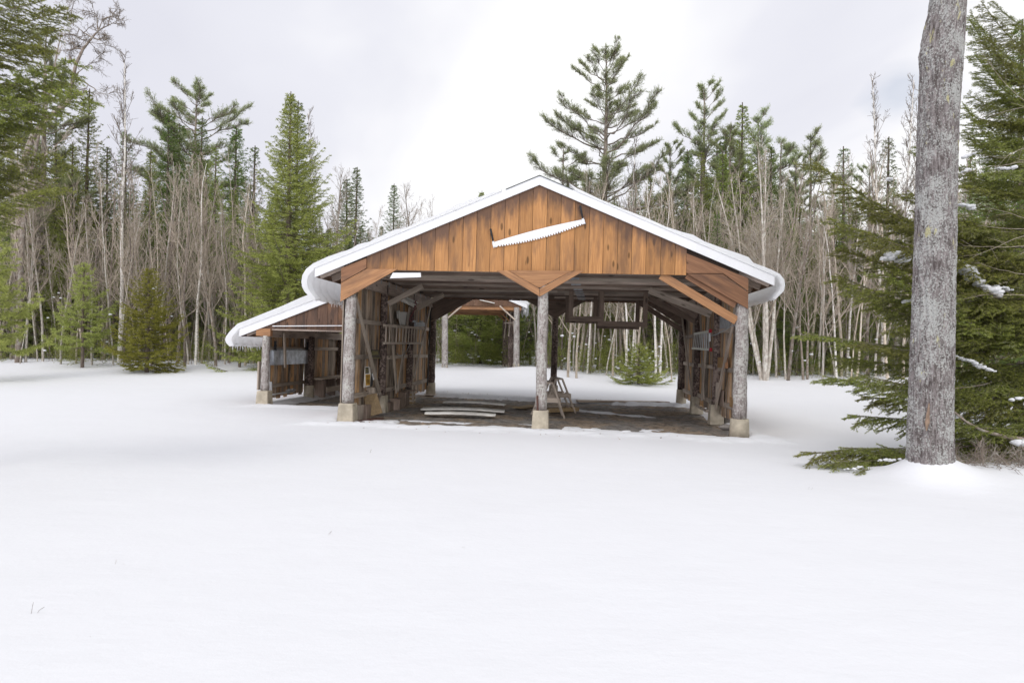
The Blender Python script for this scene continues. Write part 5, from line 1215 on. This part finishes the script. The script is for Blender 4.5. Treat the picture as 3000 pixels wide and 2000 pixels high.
# ------------------------------------------------------------------ the big trunk at the right
X['trunkscar'] = obark('torn_wood', (.34, .24, .17), (.17, .12, .09))
def big_trunk():
    rs = RS(5); H = 9.5; nz_, na = 620, 150
    # centre line and radius read off the photograph: (row, left edge, right edge)
    prof = [(1372, 2652, 2796), (1352, 2658, 2792), (1300, 2660, 2789), (1200, 2664, 2788), (1100, 2668, 2790), (1000, 2672, 2792), (900, 2676, 2793), (800, 2679, 2795), (700, 2683, 2797), (600, 2686, 2798), (500, 2688, 2800), (400, 2691, 2803), (300, 2695, 2807), (200, 2700, 2815), (120, 2703, 2820), (80, 2710, 2822), (40, 2722, 2825), (0, 2728, 2826)]
    D = TREE.y; zc, cxs, rad = [], [], []
    for row, l, r in prof[::-1][::-1]:
        a, b = at(l, row, D), at(r, row, D); zc.append((a.z + b.z) / 2); cxs.append((a.x + b.x) / 2); rad.append((b.x - a.x) / 2)
    z = np.linspace(-.25, H, nz_); zc_, cx_, rd_ = map(np.array, (zc, cxs, rad)); o = np.argsort(zc_); zc_, cx_, rd_ = zc_[o], cx_[o], rd_[o]
    slope = (cx_[-1] - cx_[-6]) / (zc_[-1] - zc_[-6])
    cxz = np.where(z > zc_[-1], cx_[-1] + slope * (z - zc_[-1]), np.interp(z, zc_, cx_)); rz_ = np.where(z > zc_[-1], rd_[-1] * (1 - .05 * (z - zc_[-1])), np.interp(z, zc_, rd_))
    an = np.arange(na) * 2 * PI / na; A, Z = np.meshgrid(an, z)
    R = np.broadcast_to(rz_[:, None], A.shape).copy()
    R *= .925 + .0 * np.exp(-np.maximum(Z - .1, 0) / .22) * (1 + .5 * np.sin(A * 4 + 1))            # root flare
    # furrowed bark: ridges running up the stem that break and merge
    w_ = A * 17 + 1.6 * np.sin(Z * 3.1 + np.sin(A * 3) * 2) + 1.2 * np.sin(Z * 9 + A * 5)
    rid = np.abs(np.sin(w_ * .5)) ** .7; brk = np.sin(Z * 33 + 4 * np.sin(A * 9) + 2 * np.sin(Z * 5)) * .5 + .5
    fine = vnoise(A * 6, Z * 8, 6.0, 3) + .7 * vnoise(A * 14, Z * 20, 7.0, 4)
    R += .021 * (rid - .62) * (.6 + .4 * brk) + .0065 * fine
    R += .05 * np.exp(-((A - 3.3) ** 2) / .25 - (Z - 5.05) ** 2 / .02)                             # bulge near the top left
    P = np.stack([cxz[:, None] + R * np.cos(A), D + R * np.sin(A), Z], -1).reshape(-1, 3)
    i = np.arange(nz_ * na).reshape(nz_, na); a, b = i[:-1], i[1:]; F = np.stack([a, np.roll(a, -1, 1), np.roll(b, -1, 1), b], -1).reshape(-1, 4)
    g = np.stack([Z, np.cos(A) * .27, np.sin(A) * .27], -1).reshape(-1, 3)
    M = Mat('lichen_bark', .95); v = M.attr('gc', 'Vector'); n1 = M.noise(M.map(v, (7, 34, 34)), 1.0, 5, .65, .5); n2 = M.noise(v, 42, 5, .72); n3 = M.noise(v, 3.2, 3, .6); n4 = M.noise(M.map(v, (1.6, 3.4, 3.4), (3.3, .4, 7)), 2.2, 4, .65)
    col = M.mix(M.ramp(n1, [(.40, 0.0), (.62, 1.0)]), (.085, .07, .066), (.28, .25, .245))
    f = M.math('ADD', n2, M.math('MULTIPLY', M.math('SUBTRACT', n3, .5), .55)); col = M.mix(M.ramp(f, [(.50, 0.0), (.57, .9)]), col, (.40, .405, .385))
    hgt = M.n('ShaderNodeSeparateXYZ'); M.put(hgt.inputs[0], v); mo = M.math('ADD', n4, M.math('MULTIPLY', hgt.outputs[0], .012))
    col = M.mix(M.ramp(mo, [(.675, 0.0), (.72, .7)]), col, (.47, .44, .22))
    d5 = M.noise(v, 90, 3, .7); col = M.mix(M.ramp(d5, [(.36, .65), (.46, 0.0)]), col, (.05, .042, .036))
    M.color(col); M.bump(M.math('ADD', n1, M.math('MULTIPLY', n2, .6)), .018, 1.0); X['lichen_bark'] = M.m
    t = empty('broadleaf_tree', 'massive lichen-covered grey trunk standing in the right foreground snow', 'tree'); link('trunk', npmesh('trunk', P, F, M.m, smooth=True, gc=g), t)
    # torn scar low on the stem
    mb = MB(); s0 = at(2714, 1262, D - .262); s1 = at(2722, 1180, D - .255); mb.tube([s0, s0.lerp(s1, .3), s0.lerp(s1, .7), s1], [.004, .024, .014, .003], 8, wob=.15); o = mb.build('bark_scar', X['trunkscar'], t, True)
    # bare limbs above the frame
    B0, B1, Ra, Rb = [], [], [], []
    for k in range(7):
        zz0 = 6.6 + k * .42; x0 = float(np.interp(zz0, z, cxz)); az = k * 2.4; p = np.array([x0, D, zz0]); d = nrm(np.array([math.cos(az), math.sin(az), .8])); L = 2.2
        for j in range(6):
            q = p + d * L / 6; B0.append(p); B1.append(q); Ra.append(.07 * (1 - j / 7)); Rb.append(.07 * (1 - (j + 1) / 7)); p = q; d = nrm(d + rs.normal(size=3) * .18)
    V, F = tubes(B0, B1, Ra, Rb, 8); link('crown', npmesh('crown', V, F, M.m, smooth=True, gc=V), t)
big_trunk()

# ------------------------------------------------------------------ near spruces built bough by bough
def bough_mesh(L, seed, mat, dens=1.0, sag=.10, droop=.55, name='bough'):
    """a spruce bough along +X with hanging side twigs clad in needles, and its wood"""
    rs = RS(seed); s = np.linspace(0, 1, 15); P = np.stack([s * L, .05 * L * np.sin(s * 2.5 + seed), -sag * L * np.sin(s * PI) + .0 * s], 1)
    T0, T1, B0, B1, Ra, Rb = [], [], [], [], [], []
    for j in range(14): B0.append(P[j]); B1.append(P[j + 1]); Ra.append(.003 + .0048 * L * (1 - s[j])); Rb.append(.003 + .0048 * L * (1 - s[j + 1]))
    T0 += list(P[2:-1]) * 2; T1 += list(P[3:]) * 2
    n = int(L * 21 * dens)
    for i in range(n):
        f = (i + .5) / n; f = .16 + .82 * f; p = np.array([np.interp(f, s, P[:, c]) for c in range(3)])
        for sg in (-1, 1):
            if rs.rand() < .10: continue
            l = (.13 + .36 * min(L, 2.2) * .5 * (1 - f) ** .7 * (min(1, f * 4))) * rs.uniform(.6, 1.2); d = nrm(np.array([.72 + .2 * rs.normal() * .5, sg * rs.uniform(.5, .95), -rs.uniform(-.12, droop)]))
            k = 4; q = [p]; dd = d.copy()
            for m in range(k): dd = nrm(dd + np.array([.06, 0, -.10 * droop + .05 * m]) + rs.normal(size=3) * .06); q.append(q[-1] + dd * l / k)
            for m in range(k): T0.append(q[m]); T1.append(q[m + 1]); B0.append(q[m]); B1.append(q[m + 1]); Ra.append(.0024); Rb.append(.0016)
            for m in range(1, k):
                for s2 in (-1, 1):
                    if l < .14 and m < 2: continue
                    d2 = nrm(dd + np.cross(dd, [0, 0, 1.]) * s2 * .75 + np.array([0, 0, -rs.uniform(-.15, .9) * droop])); l2 = l * rs.uniform(.22, .5) * (1.15 - m / k * .5); T0.append(q[m]); T1.append(q[m] + d2 * l2); B0.append(q[m]); B1.append(q[m] + d2 * l2); Ra.append(.0016); Rb.append(.0012)
    V, F, rn = needles(np.array(T0), np.array(T1), 400, .021, .0050, rs, fwd=.75); Vb, Fb = tubes(B0, B1, Ra, Rb, 4)
    return npmesh(name, V, F, X[mat], rn), npmesh('bough_wood', Vb, Fb, X['bark_brown'])
BOUGH = {}
for k in range(4):
    BOUGH[k] = (2.2, bough_mesh(2.2, 80 + k, 'needle_near', .85 + .15 * (k % 2), .07 + .05 * (k % 3), .50 + .3 * (k % 2)))
for k in (4, 5):
    BOUGH[k] = (1.1, bough_mesh(1.1, 84 + k, 'needle_near', 1.25, .03, .45))
def add_bough(t, k, p, q, roll=0.0):
    L, (m1, m2) = BOUGH[k]; p, q = Vector(p), Vector(q); d = q - p; sc = d.length / L; x = d.normalized(); y = Vector((0, 0, 1)).cross(x)
    if y.length < .05: y = Vector((0, 1, 0))
    y.normalize(); z = x.cross(y); R_ = Matrix((x, y, z)).transposed().to_4x4() @ Matrix.Rotation(roll, 4, 'X')
    thick = sc if sc < 1.35 else 1.35
    b = link('bough', m1, t); b.matrix_world = Matrix.Translation(p) @ R_ @ Matrix.Diagonal((sc, thick, thick, 1)); w_ = link('bough_wood', m2, b); return b
rb = random.Random(9)
# right: a big leaning spruce just outside the frame, its boughs reaching behind the trunk
sp = empty('spruce_tree', 'large near spruce whose boughs reach out behind the big trunk', 'spruce')
sx = lambda z: 8.75 - .06 * z
mb = MB(); mb.tube([(sx(z), 10.6, z) for z in np.linspace(-.3, 14, 22)], [.095 * (1 - z / 15) ** 1.5 + .01 for z in np.linspace(0, 14, 22)], 12, wob=.03); o = mb.build('trunk', X['bark_brown'], sp, True)
def rbough(z0, px, py, D, k=None, roll=0.0):
    q = at(px, py, D); k = rb.choice((0, 1, 2, 3)) if k is None else k; return add_bough(sp, k, (sx(z0), 10.6, z0), q, roll)
# boughs seen to the left of the trunk
for z0, px, py, D in ((3.2, 2372, 470, 9.7), (3.6, 2500, 585, 10.2), (4.1, 2672, 438, 10.9), (2.9, 2440, 640, 9.6), (2.6, 2440, 735, 10.2), (1.75, 2500, 1000, 9.2), (3.2, 2500, 690, 9.1), (1.15, 2540, 1160, 9.3), (2.7, 2560, 700, 9.3), (2.3, 2430, 800, 9.8), (2.2, 2540, 880, 9.4), (1.8, 2340, 975, 9.6), (1.5, 2450, 1040, 10.2), (1.2, 2395, 1105, 9.5), (1.3, 2600, 1110, 9.4), (.9, 2500, 1215, 9.3), (1.0, 2620, 1180, 9.1), (2.4, 2620, 800, 9.2), (3.0, 2620, 650, 9.4), (3.4, 2640, 560, 9.5), (1.9, 2600, 960, 9.2), (2.5, 2500, 840, 9.0), (1.5, 2480, 1085, 9.0)):
    rbough(z0, px, py, D, roll=rb.uniform(-.3, .3))
# low boughs lying on the snow
for z0, px, py, D in ((.55, 2362, 1325, 8.9), (.6, 2440, 1310, 9.2), (.55, 2420, 1350, 8.8), (.5, 2600, 1340, 8.8), (.55, 2520, 1325, 9.1), (.5, 2480, 1370, 8.6), (.5, 2560, 1300, 9.0), (.45, 2560, 1390, 8.5)):
    rbough(z0, px, py, D, roll=.1)
# boughs to the right of the trunk
for i in range(30):
    z0 = .95 + 5.1 * i / 30; px = rb.uniform(2815, 2960) if z0 < 4.3 else rb.uniform(2840, 2950); D = rb.uniform(9.4, 11.6); pr_ = at(px, 1000, D); zt = z0 - .25 + rb.uniform(-.25, .35); rr0 = (Vector((sx(z0), 10.6, z0)), Vector((pr_.x, D, zt)))
    add_bough(sp, rb.choice((0, 1, 2, 3, 4, 5)), *rr0, roll=rb.uniform(-.3, .3))
for i in range(16):
    z0 = 4.2 + 9 * i / 16; a = rb.uniform(-1.5, 1.5); L = max(.4, 2.4 * (1 - z0 / 14.5)); add_bough(sp, rb.choice((4, 5)), (sx(z0), 10.6, z0), (sx(z0) + math.cos(a) * L, 10.6 + math.sin(a) * L, z0 + .1 * L))
for z0, px, py in ((5.9, 2832, 45), (5.6, 2828, 62), (5.4, 2842, 160), (5.0, 2843, 270), (4.8, 2830, 330), (6.3, 2860, 10), (5.7, 2870, 110), (5.2, 2860, 220), (4.6, 2812, 300), (4.5, 2815, 385), (6.6, 2900, 5), (4.9, 2880, 300), (4.3, 2830, 400)):
    rbough(z0 - .1, px, py, rb.uniform(9.9, 10.8), roll=rb.uniform(-.3, .3))
# snow lying along some of its boughs
for z0, px, py, D in ((1.9, 2590, 765, 9.2), (2.0, 2575, 790, 9.1), (2.1, 2815, 790, 9.7), (1.9, 2850, 840, 9.6), (1.7, 2900, 870, 9.5), (3.1, 2825, 620, 9.8), (3.6, 2815, 500, 9.9)):
    rbough(z0, px, py, D, 2)
pts, rad = [], []
def lay(px0, py0, px1, py1, D, r, n):
    a, b = at(px0, py0, D), at(px1, py1, D)
    for j in range(n):
        t = j / max(1, n - 1) + rb.uniform(-.06, .06); p = a.lerp(b, t); k_ = rb.uniform(.55, 1.1) * (.6 + .5 * math.sin(PI * min(1, max(0, t)))); pts.append((p.x, p.y + rb.uniform(-.05, .05), p.z + rb.uniform(-.2, .2) * r)); rad.append((r * k_ * 1.1, r * k_ * 1.2, r * k_ * .62))
for a in ((2580, 760, 2625, 750, 9.15, .06, 8), (2600, 750, 2640, 742, 9.15, .08, 6), (2630, 765, 2665, 758, 9.2, .06, 6), (2652, 882, 2664, 879, 9.2, .045, 4), (2808, 765, 2870, 832, 9.6, .085, 16), (2800, 770, 2835, 790, 9.65, .06, 8), (2885, 838, 2930, 868, 9.5, .065, 10), (2915, 838, 2965, 850, 9.6, .04, 8), (2822, 462, 2846, 452, 9.9, .045, 6), (2818, 508, 2834, 500, 9.9, .045, 5), (2818, 600, 2850, 612, 9.8, .055, 8), (2925, 494, 2985, 490, 9.5, .035, 10), (2970, 1292, 3010, 1296, 8.9, .08, 6), (2795, 1042, 2870, 1068, 9.6, .04, 12), (2860, 1070, 2910, 1085, 9.6, .045, 8), (2960, 1170, 3000, 1166, 9.2, .045, 6), (2580, 1350, 2650, 1340, 8.6, .03, 8), (2480, 1375, 2540, 1368, 8.5, .025, 8), (2560, 715, 2562, 712, 9.2, .02, 2), (2600, 527, 2612, 523, 9.3, .035, 4)): lay(*a)
snow_lumps('bough_snow', 'clumps of snow lying on the boughs of the large near spruce', pts, rad, 3)
# a curved dead branch and twigs low right of the trunk
mb = MB(); mb.tube([at(2788, 1200, 9.2), at(2830, 1235, 9.2), at(2880, 1262, 9.2), at(2950, 1280, 9.3), at(3040, 1290, 9.5)], [.014, .018, .022, .026, .03], 8, wob=.04); tag(mb.build('dead_branch', X['bark_brown'], None, True), 'long bare dead branch curving low right of the big trunk', 'branch')
rs = RS(91); n = 260; px = rs.uniform(2800, 3080, n); D = rs.uniform(8.3, 10.0, n); x = (px - 1500) / FPX * D; z = snow_z(x, D); P = np.stack([x, D, z - .02], 1); d = nrm(np.stack([rs.normal(size=n) * .8, rs.normal(size=n) * .4, np.abs(rs.normal(size=n)) * .6 + .12], 1)); l = rs.uniform(.1, .42, n)
T0, T1 = [P], [P + d * l[:, None]]
for k in range(5): q = P + d * (l * rs.uniform(.3, .9, n))[:, None]; T0.append(q); T1.append(q + nrm(d + rs.normal(size=(n, 3)) * .7) * (l * .35)[:, None])
T0, T1 = np.concatenate(T0), np.concatenate(T1); V, F = tubes(T0, T1, np.full(len(T0), .0035), np.full(len(T0), .0018), 3); tag(link('dead_twigs', npmesh('dead_twigs', V, F, X['bark_brown'])), 'reddish dead twigs on the snow right of the big trunk', kind='stuff')
# small broadleaf shrub with pale bare twigs in front of the spruce (right edge)
rs = RS(93); B0, B1, Ra, Rb = [], [], [], []
for k in range(14):
    p = np.array(at(rs.uniform(3000, 3120), rs.uniform(300, 950), rs.uniform(9.0, 9.8))[:]); d = nrm(np.array([-1, rs.normal() * .2, rs.normal() * .35]))
    for j in range(9):
        q = p + d * .12; B0.append(p); B1.append(q); Ra.append(.0034 * (1 - j / 10) + .0012); Rb.append(.0034 * (1 - (j + 1) / 10) + .0012); 
        if j > 2 and rs.rand() < .6: e = nrm(d + rs.normal(size=3) * .5); B0.append(q); B1.append(q + e * .22); Ra.append(.0018); Rb.append(.001)
        p = q; d = nrm(d + rs.normal(size=3) * .14)
V, F = tubes(B0, B1, Ra, Rb, 4); tag(link('bare_twig', npmesh('bare_twig', V, F, X['bark_twig'])), 'thin pale bare branches crossing in front of the near spruce at the right edge', 'branch', kind='stuff')
# second spruce farther back on the right and a soft pine behind it
put('spruce1', 2985, 16.5, 60, 'medium spruce behind the large near spruce at the right edge', name='spruce_tree', rz=1.9)
put('widepine', 2860, 22, 560, 'soft grey-green pine between the near spruce and the forest', name='pine_tree', rz=1.9)
# left: boughs of a near spruce rooted outside the frame
sl = empty('spruce_tree', 'near spruce reaching in from the upper left corner', 'spruce')
mb = MB(); mb.tube([(-6.4, 6.6, z) for z in np.linspace(-.3, 6.5, 14)], [.16 * (1 - z / 10) + .01 for z in np.linspace(0, 9, 14)], 12, wob=.03); mb.build('trunk', X['bark_brown'], sl, True)
for z0, px, py, D in ((4.3, 180, 10, 6.3), (4.5, 110, -20, 6.0), (4.4, 150, 60, 6.6), (3.9, 238, 190, 6.2), (3.95, 190, 235, 6.5), (3.7, 225, 255, 5.9), (3.6, 110, 300, 6.4), (3.4, 132, 330, 6.2), (3.2, 60, 400, 6.0), (2.95, 165, 445, 6.2), (2.9, 120, 500, 6.5), (2.8, 140, 540, 5.9), (2.4, 20, 640, 6.4), (4.8, 60, -60, 6.4), (4.1, 100, 120, 6.0), (3.8, 60, 230, 6.9), (3.1, 40, 480, 6.7), (3.3, 30, 420, 6.6), (4.2, 60, 80, 6.9), (4.0, 150, 215, 6.7)):
    add_bough(sl, rb.choice((0, 1, 2, 3)), (-6.4, 6.6, z0), at(px, py, D), rb.uniform(-.3, .3))
for i in range(5):
    z0 = 3.0 + 2.5 * i / 5; a = rb.uniform(1.5, 4.9); L = 2.0 * (1 - z0 / 9.6); add_bough(sl, rb.choice((0, 1, 4)), (-6.4, 6.6, z0), (-6.4 + math.cos(a) * L, 6.6 + math.sin(a) * L, z0 - .1))
put('youngpine', -30, 22, 640, 'yellow-green pine cut by the left edge', name='pine_tree')
# crooked bare leaning limb over the left pine
rs = RS(95)
t = empty('leaning_tree', 'crooked leaning bare tree rising over the pine at the upper left', 'tree')
path = [(40, 1075), (52, 700), (72, 470), (95, 400), (140, 345), (200, 300), (222, 190), (243, 145), (270, 110), (288, 90), (300, 60)]
P = [at(x, y, 31) for x, y in path]; P[0].z -= .4
mb = MB(); mb.tube(P, [.16, .15, .14, .12, .11, .10, .07, .055, .045, .03, .015], 8, wob=.03); mb.build('trunk', X['bark_brown'], t, True)
B0, B1, Ra, Rb = [], [], [], []
def tw(p, d, l, r, lev):
    p = np.array(p)
    for j in range(4):
        q = p + d * l / 4; B0.append(p); B1.append(q); Ra.append(max(.0045, r * (1 - j / 5))); Rb.append(max(.0045, r * (1 - (j + 1) / 5))); d = nrm(d + rs.normal(size=3) * .28); p = q
        if lev < 3:
            for _ in range(2 if lev else 1): tw(p, nrm(d + rs.normal(size=3) * .7), l * rs.uniform(.4, .6), r * .55, lev + 1)
for i in (6, 7, 8, 8, 9, 9, 10): tw(P[i][:], nrm(np.array([rs.normal() * .9, rs.normal() * .4, .5 + rs.normal() * .5])), 1.0, .04, 0)
for x, y in ((170, 40), (215, 225), (190, 100), (240, 235)): tw(at(x, y, 31)[:], nrm(np.array([.9, .2, rs.normal() * .5])), 1.4, .03, 0)
V, F = tubes(B0, B1, Ra, Rb, 4); link('crown', npmesh('crown', V, F, X['bark_brown']), t)
# snow in the forest edge
pts, rad = [], []
for (x0, x1, y0, y1, n) in ((1640, 1990, 960, 1075, 26), (130, 700, 800, 1080, 26), (1800, 1935, 1015, 1078, 60), (2000, 2600, 930, 1060, 12), (1280, 1620, 960, 1050, 10)):
    for _ in range(n):
        D = rr_.uniform(26, 31) if x0 != 1780 else rr_.uniform(24.8, 26.0); D = D if x0 != 1280 else rr_.uniform(34, 37); p = at(rr_.uniform(x0, x1), y1 - (y1 - y0) * rr_.random() ** 1.7, D); k_ = rr_.uniform(.35, 1.0); pts.append(p[:]); rad.append((.085 * k_, .08 * k_, .045 * k_))
snow_lumps('branch_snow', 'small clumps of snow caught in the forest edge', pts, rad, 8)
# lone twigs and stalks poking out of the snow
for i, (px, py, h, lab) in enumerate(((1085, 1332, .13, 'small forked twig in the snow left of the middle post'), (948, 1572, .11, 'thin single stalk in the snow, left of centre'), (344, 1665, .08, 'short stalk low in the snow toward the left'), (98, 1815, .13, 'pair of bent stalks in the snow at the lower left'), (2372, 1425, .10, 'thin slanting twig in the snow left of the big trunk'), (1362, 1605, .05, 'tiny stalk in the snow near the centre'), (254, 1880, .04, 'tiny twig lowest in the snow at the left'), (88, 1608, .04, 'small twig scrap in the snow at the left edge'))):
    D = 2000 * CAMH / (py - 1022 - (px - 1500) * .0149); h *= .6; p = at(px, py, D); z = gz(p.x, D); rs = RS(100 + i); B0, B1, Ra, Rb = [], [], [], []
    for s in range(2):
        q = np.array([p.x + rs.normal() * .01, D + rs.normal() * .01, z - .02]); d = nrm(np.array([rs.normal() * .4, rs.normal() * .3, 1.]))
        for j in range(4): e = q + d * h / 4; B0.append(q); B1.append(e); Ra.append(.0012); Rb.append(.0008); q = e; d = nrm(d + rs.normal(size=3) * .3)
    V, F = tubes(B0, B1, Ra, Rb, 4); tag(link('snow_twig', npmesh('snow_twig', V, F, X['bark_brown'])), lab, 'twig')
print('FACES', sum(len(m.polygons) for m in bpy.data.meshes))

# bark chips, needles and leaves scattered on the floor and the snow round it
rs = RS(97); n = 1500; u = rs.uniform(-.2, W_ + .2, n); v = rs.uniform(-1.1, L_ + .3, n); keep = (v > .1) | (rs.rand(n) < .35); u, v = u[keep], v[keep]; n = len(u)
x = BO.x + u * c_ + v * s_; y = BO.y - u * s_ + v * c_; z = np.maximum(snow_z(x, y), gravel_z(x, y)) + .004
a = rs.uniform(0, 6.28, n); l = rs.uniform(.008, .035, n); P = np.stack([x, y, z], 1); d = np.stack([np.cos(a), np.sin(a), rs.normal(size=n) * .25], 1) * l[:, None]; e = np.stack([-np.sin(a), np.cos(a), rs.normal(size=n) * .3], 1) * (l * .45)[:, None]
V = np.stack([P - d, P + e, P + d, P - e], 1).reshape(-1, 3); F = np.arange(4 * n).reshape(-1, 4)
tag(link('bark_litter', npmesh('bark_litter', V, F, X['trunkscar'])), 'scattered bark chips and leaves on the gravel and at the edge of the snow', kind='stuff')
